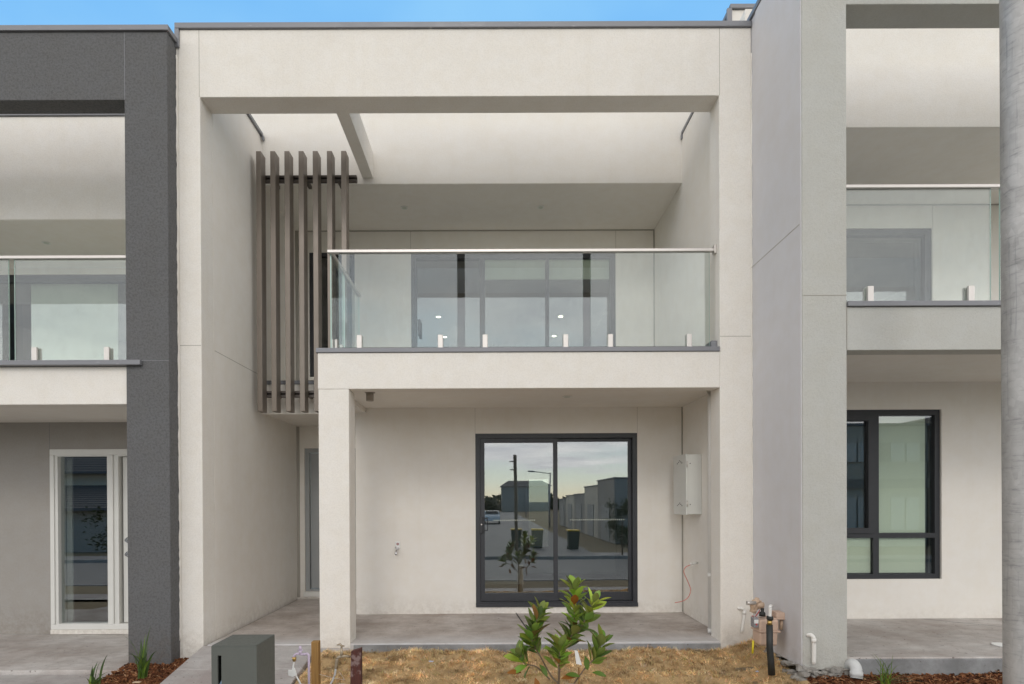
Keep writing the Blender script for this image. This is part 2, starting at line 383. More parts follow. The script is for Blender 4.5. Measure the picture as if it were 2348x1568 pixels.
# ------------------------------------------------------------------ ground and setting
def lerp_prof(prof, y):
    if y <= prof[0][0]: return prof[0][1]
    for (a, za), (b, zb) in zip(prof, prof[1:]):
        if y <= b: return za + (zb - za) * (y - a) / (b - a)
    return prof[-1][1]
PROF = [(-200, -1.06), (-9.6, -1.06), (-2.2, -1.06), (-1.9, -.86), (0, -.70), (1.9, -.52), (3.3, -.40), (4.5, -.24), (5.0, -.16), (5.6, -.09), (6, -.09)]
PATHP = [(-1.9, -.83), (0, -.66), (1.9, -.48), (3.3, -.36), (4.55, -.22), (5.7, -.004)]
def sm(a, b, x):
    s = min(1, max(0, (x - a) / (b - a))); return s * s * (3 - 2 * s)
def zg(x, y):
    z = lerp_prof(PROF, y); k = sm(3.2, 4.7, y)
    return z + k * (.13 * sm(2.2, 2.75, x) - .08 * sm(-2.6, -3.1, x))
def sheet(name, xs, ys, zf, mat, kind='structure', smooth=True):
    bm = bmesh.new(); g = [[bm.verts.new((x, y, zf(x, y))) for x in xs] for y in ys]
    for j in range(len(ys) - 1):
        for i in range(len(xs) - 1):
            f = bm.faces.new((g[j][i], g[j][i+1], g[j+1][i+1], g[j+1][i])); f.smooth = smooth
    o = obj(name, bm, mat, fix=False); tag(o, kind=kind); return o
def fr(a, b, n): return [a + (b - a) * i / n for i in range(n + 1)]
sheet('ground', sorted(set([-900, -300, -100] + fr(-40, -10, 6) + fr(-9, 9, 36) + fr(10, 40, 6) + [100, 300, 900])),
      sorted(set([-900, -300, -120, -60, -30, -9.6, -2.2, -1.9] + fr(-1.5, 6, 30) + [20, 60, 300, 900])), lambda x, y: zg(x, y) - .012, DIRT)
sheet('road', [-300, -60, -20, 0, 20, 60, 300], [-9.3, -6, -2.35], lambda x, y: -1.0, ASPH)
sheet('side_street', [-3.0, 1, 4.6], [-120, -60, -30, -9.45], lambda x, y: -1.004, ASPH)
for nm, y0, y1 in (('kerb', -2.35, -2.1), ('kerb', -9.55, -9.3)):
    tag(B(nm, None, KERB, (-300, 300, y0, y1, -1.05, -.87), bev=.02), kind='structure')
sheet('footpath', fr(-40, 40, 40), [1.9, 2.6, 3.3], lambda x, y: lerp_prof(PATHP, y) - .01, CONCP)
sheet('far_footpath', [-60, 0, 60], [-12.6, -11.2], lambda x, y: -1.035, CONCP)
# house path from the porch down to the footpath
bm = bmesh.new()
ys = [5.697, 5.2, 4.75, 4.3, 3.8, 3.302]
for k in range(len(ys) - 1):
    ya, yb = ys[k], ys[k+1] + .008
    za, zb = lerp_prof(PATHP, ya), lerp_prof(PATHP, yb)
    vs = box(bm, -2.90, -1.755, yb, ya, -.5, 0)
    for v in vs:
        v.co.z = (zb if v.co.y < (ya + yb) / 2 else za) - (0 if v.co.z > -.1 else .22)
bevel(bm, .006, 1)
tag(obj('front_path', bm, CONCP), kind='structure')
# neighbour's path (left)
bm = bmesh.new()
for xa, xb, ya, yb, za, zb in ((-6.2, -3.56, 4.6, 5.395, -.245, -.195), (-6.2, -3.56, 3.302, 4.592, -.33, -.25)):
    vs = box(bm, xa, xb, ya, yb, -.5, 0)
    for v in vs: v.co.z = (za if v.co.y < (ya + yb) / 2 else zb) - (0 if v.co.z > -.1 else .22)
bevel(bm, .006, 1); tag(obj('neighbour_path', bm, CONCP), kind='structure')

# ------------------------------------------------------------------ shared house parts
def downlight(root, x, y, z, r=.045, lit=None):
    bm = bmesh.new(); tube(bm, [(x, y, z - .006), (x, y, z + .001)], r, 20)
    d = obj('downlight', bm, WHITEF, root)
    bm = bmesh.new(); tube(bm, [(x, y, z - .009), (x, y, z - .0062)], r * .62, 16); obj('lens', bm, lit or BLIND, d)
def spigot(par, x, y, z, rot=0):
    bm = bmesh.new()
    for s in (-1, 1):
        yy = (y - .036, y - .0075) if s < 0 else (y + .0075, y + .036)
        if rot: box(bm, x + (yy[0] - y), x + (yy[1] - y), y - .026, y + .026, z, z + .15)
        else: box(bm, x - .026, x + .026, yy[0], yy[1], z, z + .15)
    if rot: box(bm, x - .0074, x + .0074, y - .02, y + .02, z, z + .028)
    else: box(bm, x - .02, x + .02, y - .0074, y + .0074, z, z + .028)
    bevel(bm, .006, 2); obj('spigot', bm, STEEL, par)
def gpanel(par, x0, x1, y0, y1, z0, z1):
    bm = bmesh.new(); box(bm, x0, x1, y0, y1, z0, z1); bmesh.ops.recalc_face_normals(bm, faces=bm.faces)
    ax = 0 if (x1 - x0) > (y1 - y0) else 1
    for f in bm.faces:
        if abs(f.normal[1 - ax]) < .5: f.material_index = 1      # the polished green edge
    obj('glass_panel', bm, [GBAL, GEDGE], par)
def pane(par, x0, x1, y, z0, z1):
    bm = bmesh.new(); box(bm, x0, x1, y, y + .006, z0, z1); obj('pane', bm, GWIN if z0 < 2.4 and x1 < 3 else GWIN2, par)
def frame_bm(x0, x1, z0, z1, y0, y1, w, wb=None, mull=()):
    """window frame ring with mullions; mull: (x0,x1) vertical bars"""
    wb = wb or w
    holes = []; xs = [x0 + w] + [v for m_ in mull for v in m_] + [x1 - w]
    for a, b in zip(xs[::2], xs[1::2]): holes.append((a, b, z0 + wb, z1 - w))
    return wall(x0, x1, z0, z1, y0, y1, holes)
def room(root, x0, x1, y0, y1, z0, z1, wmat, fmat, hole=None, nameb='room'):
    bm = wall(x0, x1, z0, z1, y1, y1 + .1, [hole] if hole else [])
    box(bm, x0 - .1, x0, y0, y1 + .1, z0, z1); box(bm, x1, x1 + .1, y0, y1 + .1, z0, z1); box(bm, x0 - .1, x1 + .1, y0, y1 + .1, z1, z1 + .05)
    r = obj(nameb, bm, wmat, root)
    B('room_floor', r, fmat, (x0, x1, y0, y1 + .09, z0 - .06, z0), bev=0)
    return r
def cap_piece(root, *boxes, name='coping', lab=None): return B(name, root, CAP, *boxes, bev=.004, label=lab)
def joint(root, *boxes): return B('control_joint', root, CAP if root.location.x < -5 else SEAL, *boxes, bev=0)

# ------------------------------------------------------------------ the middle townhouse
H = thing('townhouse', (-.3, 5.7, 0), 'cream rendered middle townhouse with glass balcony, bronze fins and dark sliding door', 'house', 'terrace of townhouses')
YA, YB, YC = 5.70, 7.21, 8.44
bm = wall(-3.112, 2.581, -.25, 6.115, YA, YA + .25, [(-2.897, 2.262, -.25, 5.446)])
bevel(bm, .006, 2); obj('front_frame', bm, CREAM, H)
cap_piece(H, (-3.135, 2.579, YA - .022, YA + .28, 6.115, 6.17))
cap_piece(H, (-3.137, -3.092, YA - .021, YA - .001, 5.93, 6.114), name='coping_end')
for nm_, x_, y_ in (('sealant_bead', -3.124, 5.694), ('sealant_bead', 2.580, 5.694)):
    bm = bmesh.new(); random.seed(int(x_ * 10)); tube(bm, [(x_ + random.uniform(-.003, .003), y_ + random.uniform(-.003, .002), .05 + k * .045) for k in range(130)], [random.uniform(.004, .0095) for _ in range(130)], 6)
    obj(nm_, bm, CREAM2, H)
joint(H, (-2.904, -2.900, YA - .0015, YA, 5.447, 6.114), (2.2635, 2.2675, YA - .0015, YA, 5.447, 6.114),
      (-3.11, -2.90, YA - .0015, YA, 2.982, 2.987), (2.2645, 2.58, YA - .0015, YA, 3.052, 3.057),
      (-2.8964, -2.8945, YA + .27, YB - .05, 3.0, 3.005))
# side walls between the fronts
B('side_wall', H, CREAM2, (-3.108, -2.8965, YA + .2505, 9.0, -.2, 6.005), bev=0)
B('side_wall', H, CREAM2, (2.388, 2.579, YA + .252, 9.0, -.2, 6.005), bev=.004)
cap_piece(H, (-3.12, -2.868, YA + .285, 7.20, 6.007, 6.05), (2.376, 2.5, YA + .255, 7.20, 6.007, 6.05))
for x0, x1 in ((-2.875, -2.852), (2.370, 2.392)): cap_piece(H, (x0, x1, 7.17, 7.2, 5.95, 6.0065), name='coping_end')
# wall over the balcony opening, balcony ceiling, loggia walls
B('upper_wall', H, CREAM, (-3.4, 2.9, YB, YB + .2, 5.416, 6.72), bev=.004)
B('roof_slab', H, CAP, (-3.0, 2.55, YB + .203, 14.9, 6.45, 6.62), bev=0)
B('balcony_ceiling', H, SOFFIT, (-2.896, 2.386, YB + .012, YC - .001, 5.413, 5.5), bev=0)
WX0, WX1, WZ0, WZ1 = -1.2, 1.817, 2.98, 5.085       # upper sliding door
bm = wall(-2.896, 2.386, 2.8, 5.413, YC, YC + .2, [(WX0, WX1, WZ0, WZ1), (-2.70, -2.03, 3.26, 5.10)])
obj('loggia_wall', bm, CREAM2, H)
joint(H, (WX0 - .004, WX0, YC - .0015, YC, WZ1 + .002, 5.40), (WX1, WX1 + .004, YC - .0015, YC, WZ1 + .002, 5.40), (2.372, 2.387, YC - .014, YC, 2.95, 5.40),
      (-2.896, -2.850, YC - .016, YC, 2.95, 5.40), (-2.896, 2.386, YC - .012, YC - .0005, 5.399, 5.4125))
for x in (-1.19, .66): downlight(H, x, 7.78, 5.413, .05)
# upper sliding door: three panels
SD = obj('sliding_door', frame_bm(WX0, WX1, WZ0, WZ1, YC + .02, YC + .12, .075, .06, ((-.19, -.11), (.785, .835))), DARKF, H)
for x0, x1 in ((WX0 + .07, -.15), (-.15, .81), (.81, WX1 - .07)): pane(SD, x0, x1, YC + .07, WZ0 + .05, WZ1 - .07)
B('blind', SD, BLIND, (-.11, .785, YC + .084, YC + .092, 4.72, 5.01), (.835, WX1 - .08, YC + .084, YC + .092, 4.72, 5.01), bev=0)
B('door_handle', SD, BLACKF, (WX0 + .10, WX0 + .14, YC - .03, YC + .02, 3.86, 4.10), bev=.008)
sw = obj('window', frame_bm(-2.70, -2.03, 3.26, 5.10, YC + .02, YC + .1, .05), BLACKF, H)
pane(sw, -2.66, -2.07, YC + .05, 3.30, 5.06)
B('sill', sw, CREAM2, (-2.72, -2.01, YC - .04, YC - .001, 3.215, 3.258), bev=.004)
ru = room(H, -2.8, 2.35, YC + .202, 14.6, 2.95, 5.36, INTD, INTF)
for px, py in ((1005, 726), (1285, 725), (1019, 772), (1270, 770)):
    zc_ = 5.352; q = at(px, py, 12.); k = (zc_ - 1.42) / (q.z - 1.42); downlight(ru, q.x * k, 12. * k, zc_, .075, LAMP)
q = at(1327, 769, 12.); k = (5.352 - 1.42) / (q.z - 1.42)
# balcony slab, deck, coping
B('balcony_slab', H, CREAM, (-1.742, 2.2615, YA - .001, YA + .16, 2.545, 2.905), bev=.006)
B('balcony_slab', H, CREAM, (-1.742, -1.60, YA + .161, YB - .001, 2.545, 2.905), bev=0)
DECK = flat('pale_bounce_deck', (.72, .70, .66), .5)  # unseen deck surface, colour made pale to bounce light up onto the ceilings
B('balcony_deck', H, DECK, (-2.896, 2.386, YB + .15, YC - .001, 2.80, 2.90), (-1.598, 2.386, YA + .161, YB + .149, 2.80, 2.90), bev=0)
B('porch_ceiling', H, SOFFIT, (-1.598, 2.386, YA + .161, YB - .001, 2.60, 2.66), bev=0)
cap_piece(H, (-1.756, 2.258, YA - .016, YA + .2, 2.906, 2.952), (-1.756, -1.55, YA + .2, YB + .05, 2.906, 2.952), (-2.867, -1.557, YB - .015, YB + .16, 2.906, 2.952), name='balcony_coping')
B('flashing_upstand', H, CAP, (2.20, 2.259, YA + .06, YA + .24, 2.953, 3.03), bev=.003)
B('void_fascia', H, CREAM, (-2.896, -1.743, YB - .004, YB + .14, 2.53, 2.905), bev=.005)
# balustrade
GY = 5.80
z0 = 2.985
bm = bmesh.new(); box(bm, -1.665, 2.236, GY - .024, GY + .024, 3.936, 3.966); box(bm, -1.665, -1.617, GY + .0245, 7.06, 3.936, 3.966); bevel(bm, .004, 2)
BAL = obj('balustrade', bm, STEEL, H)
B('wall_plate', BAL, STEEL, (2.237, 2.261, GY - .03, GY + .03, 3.915, 4.0), bev=.004)
for a, b in ((777, 1048), (1066, 1336), (1354, 1626)):
    xa, xb = at(a, 700, GY).x, at(b, 700, GY).x; gpanel(BAL, xa, xb, GY - .006, GY + .006, z0, 3.936)
gpanel(BAL, -1.647, -1.635, GY + .02, 6.28, z0, 3.936); gpanel(BAL, -1.647, -1.635, 6.34, 7.04, z0, 3.936)
for px in (825, 1010, 1112, 1296, 1398, 1578): spigot(BAL, at(px, 790, GY).x, GY, 2.953)
for y in (5.94, 6.14, 6.5, 6.9): spigot(BAL, -1.641, y, 2.953, 1)
# column, diagonal beam
B('column', H, CREAM, (-1.738, -1.434, YA + .0005, YA + .25, -.04, 2.544), bev=.006)
B('tie_beam', H, CREAM, (-1.628, -1.493, YA + .251, YB - .001, 5.492, 5.815), bev=.005)
# bronze fin screen
bm = bmesh.new()
box(bm, -2.80, -1.655, 7.002, 7.05, 5.335, 5.363); box(bm, -2.80, -1.655, 7.002, 7.05, 5.385, 5.413); box(bm, -2.80, -1.655, 7.042, 7.06, 5.345, 5.403)
for xx in (-2.7, -2.3, -1.9): box(bm, xx, xx + .04, 7.05, YB - .005, 5.35, 5.39)
bevel(bm, .002, 1); FS = obj('fin_screen', bm, FINR, H)
B('lower_rail', FS, FINR, (-2.80, -1.655, 7.002, 7.05, 2.705, 2.733), (-2.80, -1.655, 7.002, 7.05, 2.755, 2.783), (-2.80, -1.655, 7.042, 7.06, 2.715, 2.773), *[(xx, xx + .04, 7.05, YB - .005, 2.72, 2.76) for xx in (-2.7, -2.3, -1.9)], bev=.002)
for i in range(7):
    x = -2.822 + i * .1695; bm = bmesh.new(); box(bm, x, x + .060, 6.86, 7.0, 2.512, 5.622); bevel(bm, .003, 1); obj('fin', bm, FIN, FS)
# ground floor
DX0, DX1, DZ0, DZ1 = -.225, 1.816, .105, 2.275
obj('porch_wall', wall(-1.735, 2.387, -.1, 2.60, YB, YB + .2, [(DX0, DX1, DZ0, DZ1)]), CREAM2, H)
joint(H, (DX0 - .003, DX0, YB - .001, YB, DZ1, 2.60), (DX1 - .0, DX1 + .003, YB - .001, YB, DZ1, 2.60), (2.374, 2.387, YB - .012, YB, .02, 2.60))
B('side_wall', H, CREAM2, (-1.735, -1.60, YB + .201, YC - .001, -.1, 2.54), bev=0)
obj('entry_wall', wall(-2.896, -1.60, -.1, 2.54, YC, YC + .2, [(-2.785, -1.72, .10, 2.215)]), CREAM2, H)
B('entry_ceiling', H, SOFFIT, (-2.896, -1.601, YB + .141, YC + .2, 2.54, 2.6), bev=0)
joint(H, (-2.896, -2.856, YC - .012, YC, .02, 2.53))
ED = obj('front_door', frame_bm(-2.785, -1.72, .10, 2.215, YC + .03, YC + .13, .06, .03), DOORG, H)
B('door_leaf', ED, DOORG, (-2.718, -1.787, YC + .075, YC + .115, .135, 2.15), bev=.004)
B('threshold', ED, WHITEF, (-2.80, -1.70, YC - .03, YC + .029, .03, .098), bev=.004)
bm = bmesh.new(); vs = box(bm, -2.867, 2.387, YA + .006, YC + .1, -.3, 0.0); bevel(bm, .006, 1)
for v in bm.verts:
    if v.co.z > -.1: v.co.z += .012 * (v.co.x + 2.9) / 5.2
PS = obj('porch_slab', bm, CONCB, H)
B('slab_edge', PS, CONCE, (-1.40, 2.26, YA - .006, YA + .004, -.3, -.006), bev=.003)
bm = bmesh.new(); tube(bm, [(.28, YB - .01, .012), (.42, YA + .02, .013)], .006, 6); obj('saw_cut', bm, BLACKP, PS)
# lower sliding door
SL = obj('sliding_door', frame_bm(DX0, DX1, DZ0, DZ1, YB + .0, YB + .13, .058, .05), DARKF, H)
px_ = .785
obj('sliding_sash', frame_bm(DX0 + .06, px_ + .028, DZ0 + .055, DZ1 - .06, YB + .02, YB + .055, .055, .10), DARKF, SL)
obj('fixed_sash', frame_bm(px_ - .02, DX1 - .06, DZ0 + .055, DZ1 - .06, YB + .065, YB + .10, .040, .10), DARKF, SL)
pane(SL, DX0 + .11, px_ - .022, YB + .035, DZ0 + .15, DZ1 - .11); pane(SL, px_ + .02, DX1 - .10, YB + .08, DZ0 + .15, DZ1 - .10)
B('sill_track', SL, DARKF, (DX0 + .0, DX1 - .0, YB - .025, YB - .001, DZ0 - .015, DZ0 + .035), bev=.003)
hb = bmesh.new(); box(hb, DX0 + .052, DX0 + .092, YB - .012, YB + .02, 1.02, 1.23); box(hb, DX0 + .10, DX0 + .155, YB - .03, YB - .012, 1.20, 1.215)
box(hb, DX0 + .145, DX0 + .155, YB - .03, YB - .012, 1.05, 1.20); box(hb, DX0 + .092, DX0 + .145, YB - .03, YB - .012, 1.05, 1.06); bevel(hb, .003, 1)
HD = obj('door_handle', hb, BLACKF, SL); bm = bmesh.new(); tube(bm, [(DX0 + .074, YB - .017, 1.13), (DX0 + .074, YB - .012, 1.13)], .009, 10); obj('lock', bm, STEEL, HD)
# etched safety dots on the glass
for xa, xb in ((.0, .52), (.98, 1.66)):
    x = xa; bm = bmesh.new()
    while x < xb: box(bm, x, x + .012, YB + .0335 + (.045 if xa > .8 else 0), YB + .0345 + (.045 if xa > .8 else 0), 1.175, 1.187); x += .027
    obj('safety_dots', bm, BLIND, SL)
GDIM = glass_mat('tinted_glass', .05, (.50, .53, .52))
rw_ = B('rear_window', H, GDIM, (.66, 1.08, 11.06, 11.07, .53, 1.86), bev=0)
room(H, -1.6, 2.35, YB + .202, 10.95, .03, 2.5, INTW, INTF, (.68, 1.06, .55, 1.84), 'room')
B('room_partition', H, INTW, (-.15, .50, 9.6, 9.7, .03, 2.5), bev=0)
for px, py in ((1300, 909),):
    q = at(px, py, 6.5); k = (2.598 - 1.42) / (q.z - 1.42); downlight(H, q.x * k, 6.5 * k, 2.599, .055)
# spotlight can under the porch beam
bm = bmesh.new(); tube(bm, [(-1.315, 6.12, 2.60), (-1.315, 6.12, 2.50)], .040, 20); tube(bm, [(-1.315, 6.12, 2.601), (-1.315, 6.12, 2.585)], .055, 20); obj('ceiling_spotlight', bm, flat('taupe_metal', (.30, .27, .23), .5), H)
bm = bmesh.new(); tube(bm, [(2.302, 6.06, .0), (2.302, 6.06, 2.50), (2.302, 6.10, 2.60)], .030, 14); DP = obj('downpipe', bm, PVC, H)
for za in (.60, .015): bm = bmesh.new(); tube(bm, [(2.302, 6.06, za), (2.302, 6.06, za + .05)], .034, 14); obj('pipe_socket', bm, PVC, DP)

# ------------------------------------------------------------------ left neighbour (charcoal frame)
L = thing('townhouse', (-6.3, 5.54, -.15), 'left neighbour townhouse with charcoal rendered frame and white framed front door', 'house', 'terrace of townhouses')
YL = 5.54
bm = wall(-9.4, -3.13, -.42, 5.965, YL, YL + .2, [(-9.0, -3.545, -.42, 5.31)]); bevel(bm, .006, 2); obj('front_frame', bm, CHAR, L)
B('side_wall', L, CHAR, (-3.30, -3.1305, YL + .201, YA - .002, -.42, 5.964), bev=.003)
cap_piece(L, (-9.42, -3.108, YL - .022, YL + .22, 5.966, 6.018), (-3.33, -3.108, YL + .22, YA - .02, 5.966, 6.018))
B('side_wall', L, CREAM2, (-3.30, -3.113, YA + .0, 9.0, -.3, 5.96), bev=0)
joint(L, (-3.542, -3.538, YL - .0015, YL, 5.311, 5.964), (-3.541, -3.131, YL - .0015, YL, 2.795, 2.799))
B('upper_wall', L, CREAM, (-9.4, -3.31, 6.9, 7.1, 4.833, 6.07), bev=.006)
cap_piece(L, (-9.4, -3.31, 6.875, 7.13, 6.071, 6.125))
B('balcony_ceiling', L, SOFFIT, (-9.4, -3.31, 6.912, 8.299, 4.829, 4.9), bev=0)
UX = -5.1
obj('loggia_wall', wall(-9.4, -3.31, 2.6, 4.829, 8.3, 8.5, [(-8.2, -4.3, 2.75, 4.735)]), CREAM2, L)
s = obj('sliding_door', frame_bm(-8.2, -4.3, 2.75, 4.735, 8.32, 8.42, .10, .06, ((-5.50, -5.33), (-6.9, -6.8))), DARKF, L)
pane(s, -8.1, -6.85, 8.36, 2.8, 4.65); pane(s, -6.85, -5.42, 8.36, 2.8, 4.65); pane(s, -5.42, -4.4, 8.36, 2.8, 4.65)
B('blind', s, BLIND, (-6.79, -5.52, 8.44, 8.45, 2.8, 4.66), (-5.32, -4.36, 8.44, 8.45, 2.8, 4.50), bev=0)
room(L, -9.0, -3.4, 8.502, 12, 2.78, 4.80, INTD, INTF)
downlight(L, -5.83, 7.5, 4.829, .05)
B('balcony_slab', L, CREAM, (-9.0, -3.547, YL + .02, YL + .18, 2.378, 2.745), bev=.006)
B('balcony_deck', L, DECK, (-9.0, -3.31, YL + .2, 8.299, 2.62, 2.74), bev=0)
B('porch_ceiling', L, SOFFIT, (-9.0, -3.31, YL + .2, 6.9, 2.395, 2.45), bev=0)
cap_piece(L, (-9.0, -3.385, YL - .045, YL - .002, 2.747, 2.795), (-9.0, -3.548, YL - .0015, YL + .22, 2.747, 2.795), name='balcony_coping')
bm = bmesh.new(); box(bm, -9.0, -3.548, YL + .06, YL + .11, 3.812, 3.842); bevel(bm, .004, 2); bl = obj('balustrade', bm, STEEL, L)
xg = [at(px, 700, YL + .08).x for px in (33, 20)]
gpanel(bl, xg[0], -3.57, YL + .079, YL + .091, 2.825, 3.812); gpanel(bl, -6.4, xg[1], YL + .079, YL + .091, 2.825, 3.812); gpanel(bl, -8.0, -6.46, YL + .079, YL + .091, 2.825, 3.812)
for px in (84, 249, -60): spigot(bl, at(px, 800, YL + .085).x, YL + .085, 2.796)
obj('porch_wall', wall(-9.0, -3.31, -.35, 2.40, 6.9, 7.1, [(-5.325, -3.75, -.09, 2.06)]), TAUPE, L)
joint(L, (-5.345, -5.342, 6.899, 6.9, 2.06, 2.39))
fd = obj('front_door', frame_bm(-5.325, -3.75, -.09, 2.06, 6.90, 7.03, .075, .055, ((-4.655, -4.52),)), WHITEF, L)
B('door_moulding', fd, WHITEF, (-5.335, -3.74, 6.885, 6.899, 2.0, 2.07), (-5.335, -5.285, 6.885, 6.899, -.039, 1.999), (-4.60, -4.575, 6.885, 6.899, -.03, 1.999), (-5.335, -3.74, 6.885, 6.899, -.10, -.04), bev=.004)
B('door_leaf', fd, WHITEF, (-4.50, -3.83, 6.955, 6.995, -.03, 1.98), bev=.004)
bm = bmesh.new()
for zz, nm in ((.80, 'door_handle'), (.97, 'lock')):
    bm = bmesh.new(); tube(bm, [(-4.43, 6.955, zz), (-4.43, 6.935, zz)], .035, 18); tube(bm, [(-4.43, 6.935, zz), (-4.43, 6.90, zz)], .022, 14); obj(nm, bm, CHROME, fd)
pane(fd, -5.25, -4.655, 6.95, -.035, 1.985)
B('sill', fd, CREAM2, (-5.33, -3.74, 6.87, 6.92, -.155, -.101), bev=.003)
room(L, -6.3, -3.9, 7.102, 9.5, -.1, 2.3, INTD, INTF)
B('side_curtain', L, INTW, (-5.25, -5.18, 7.04, 7.06, -.05, 2.0), bev=0)
B('porch_slab', L, CONC, (-9.0, -3.31, 5.40, 6.899, -.45, -.158), bev=.008)

# ------------------------------------------------------------------ right neighbour (grey frame)
G = thing('townhouse', (5.5, 4.77, .1), 'right neighbour townhouse with pale grey rendered frame and smooth grey side wall', 'house', 'terrace of townhouses')
YR = 4.77
bm = wall(2.583, 8.6, .0, 6.19, YR, YR + .25, [(2.952, 8.2, .0, 5.54)])
bevel(bm, .006, 2); obj('front_frame', bm, MIDGREY, G)
B('side_wall', G, SMOOTHGREY, (2.575, 2.80, YR + .012, 5.6, .02, 6.189), bev=.002)
B('side_wall', G, SMOOTHGREY, (2.584, 2.80, 5.601, 9.5, -.1, 6.189), bev=0)
cap_piece(G, (2.562, 8.62, YR - .02, YR + .27, 6.191, 6.24), (2.562, 2.83, YR + .27, 9.4, 6.191, 6.24))
joint(G, (2.584, 2.951, YR - .002, YR, 3.123, 3.128), (2.5735, 2.575, YR + .03, 5.69, 3.728, 3.734), (2.950, 2.954, YR - .002, YR, 2.672, 3.03))
B('upper_wall', G, CREAM, (2.81, 8.6, 6.35, 6.55, 5.545, 6.86), bev=.006)
B('balcony_ceiling', G, SOFFIT, (2.81, 8.6, 6.362, 7.999, 5.542, 5.6), bev=0)
B('roof_parapet', G, CREAM2, (3.055, 6.0, 7.30, 9.0, 6.3, 7.66), bev=.003)
cap_piece(G, (3.03, 6.02, 7.27, 9.02, 7.661, 7.715), (2.99, 3.053, 7.27, 7.30, 6.5, 7.66))
obj('loggia_wall', wall(2.81, 8.6, 2.9, 5.542, 8.0, 8.2, [(3.4, 6.15, 3.12, 5.215)]), CREAM2, G)
joint(G, (6.152, 6.156, 7.998, 8.0, 5.22, 5.54), (2.81, 8.2, 7.99, 7.9995, 5.527, 5.5415))
s = obj('sliding_door', frame_bm(3.4, 6.15, 3.12, 5.215, 8.02, 8.12, .09, .06, ((4.7, 4.78),)), DARKF, G)
obj('sliding_sash', frame_bm(4.75, 6.07, 3.17, 5.13, 8.121, 8.15, .07, .06), DARKF, s)
pane(s, 3.48, 4.74, 8.06, 3.17, 5.13); pane(s, 4.74, 6.07, 8.06, 3.17, 5.13)
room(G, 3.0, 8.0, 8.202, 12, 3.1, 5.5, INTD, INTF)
B('balcony_slab', G, MIDGREY, (2.9535, 8.2, YR + .0015, YR + .16, 2.668, 3.028), bev=.003)
B('balcony_deck', G, DECK, (2.81, 8.2, YR + .17, 7.999, 2.92, 3.02), bev=0)
B('porch_ceiling', G, SOFFIT, (2.81, 8.2, YR + .17, 6.349, 2.724, 2.8), bev=0)
cap_piece(G, (2.953, 8.2, YR - .02, YR + .2, 3.029, 3.072), name='balcony_coping')
bm = bmesh.new(); box(bm, 2.953, 4.262, YR + .06, YR + .11, 4.052, 4.080); box(bm, 4.262, 8.2, YR + .06, YR + .11, 4.052, 4.080); bevel(bm, .004, 2); bl = obj('balustrade', bm, STEEL, G)
yg = YR + .085
xs = [at(px, 600, yg).x for px in (2270, 2291)]
gpanel(bl, 2.975, xs[0], yg - .006, yg + .006, 3.098, 4.052); gpanel(bl, xs[1], 5.7, yg - .006, yg + .006, 3.098, 4.052); gpanel(bl, 5.77, 7.2, yg - .006, yg + .006, 3.098, 4.052)
for px in (1990, 2220): spigot(bl, at(px, 660, yg).x, yg, 3.073)
spigot(bl, 4.9, yg, 3.073)
obj('porch_wall', wall(2.81, 8.2, -.1, 2.73, 6.35, 6.55, [(3.55, 4.98, .537, 2.422)]), CREAM2, G)
bm = cells([3.55, 3.60, 4.235, 4.30, 4.925, 4.98], [.537, .59, .995, 1.045, 2.36, 2.422], 6.375, 6.45, lambda i, j: i in (0, 2, 4) or j in (0, 2, 4))
wn = obj('window', bm, BLACKF, G)
obj('awning_sash', frame_bm(3.602, 4.233, 1.047, 2.358, 6.36, 6.42, .058, .058), BLACKF, wn)
for x0, x1, za, zb in ((3.65, 4.185, 1.09, 2.31), (4.30, 4.925, 1.045, 2.36), (3.60, 4.235, .59, .995), (4.30, 4.925, .59, .995)): pane(wn, x0, x1, 6.40, za, zb)
B('blind', wn, BLINDW, (4.305, 4.845, 6.415, 6.42, .60, .99), (4.305, 4.845, 6.415, 6.42, 1.05, 2.35), (3.61, 4.23, 6.415, 6.42, .60, .99), bev=0)
B('blind_cord', wn, WHITEP, (4.868, 4.873, 6.47, 6.475, .65, 2.3), bev=0)
room(G, 3.3, 6.5, 6.552, 9.5, .15, 2.65, INTW, INTF)
downlight(G, 5.45, 5.9, 2.724, .05)
bm = bmesh.new(); box(bm, 2.953, 8.2, YR + .01, 6.349, -.5, .100); bevel(bm, .008, 1); ps = obj('porch_slab', bm, CONC, G)
B('slab_edge', ps, CONCE, (2.99, 8.2, YR - .002, YR + .012, -.5, .088), bev=.004)
bm = bmesh.new(); tube(bm, [(4.75, 6.3, .100), (6.2, 5.2, .100)], .0025, 6); obj('saw_cut', bm, CONCE, ps)
# crumbling footing under the grey column
random.seed(5); bm = bmesh.new()
for k in range(150):
    a = random.random()
    if a < .5: c = Vector((random.uniform(2.54, 2.95), YR - random.uniform(-.01, .045), .015 - random.random() * .09))
    else: c = Vector((2.575 - random.uniform(-.02, .06), random.uniform(YR - .03, 5.6), .03 - random.random() * .12))
    g = bmesh.ops.create_icosphere(bm, subdivisions=1, radius=random.uniform(.015, .04), matrix=Matrix.Translation(c) @ Matrix.Diagonal((1.3, 1, .7, 1)))
    for v in g['verts']: v.co += Vector([random.uniform(-.009, .009) for _ in range(3)])
obj('footing', bm, RUBBLE, G)

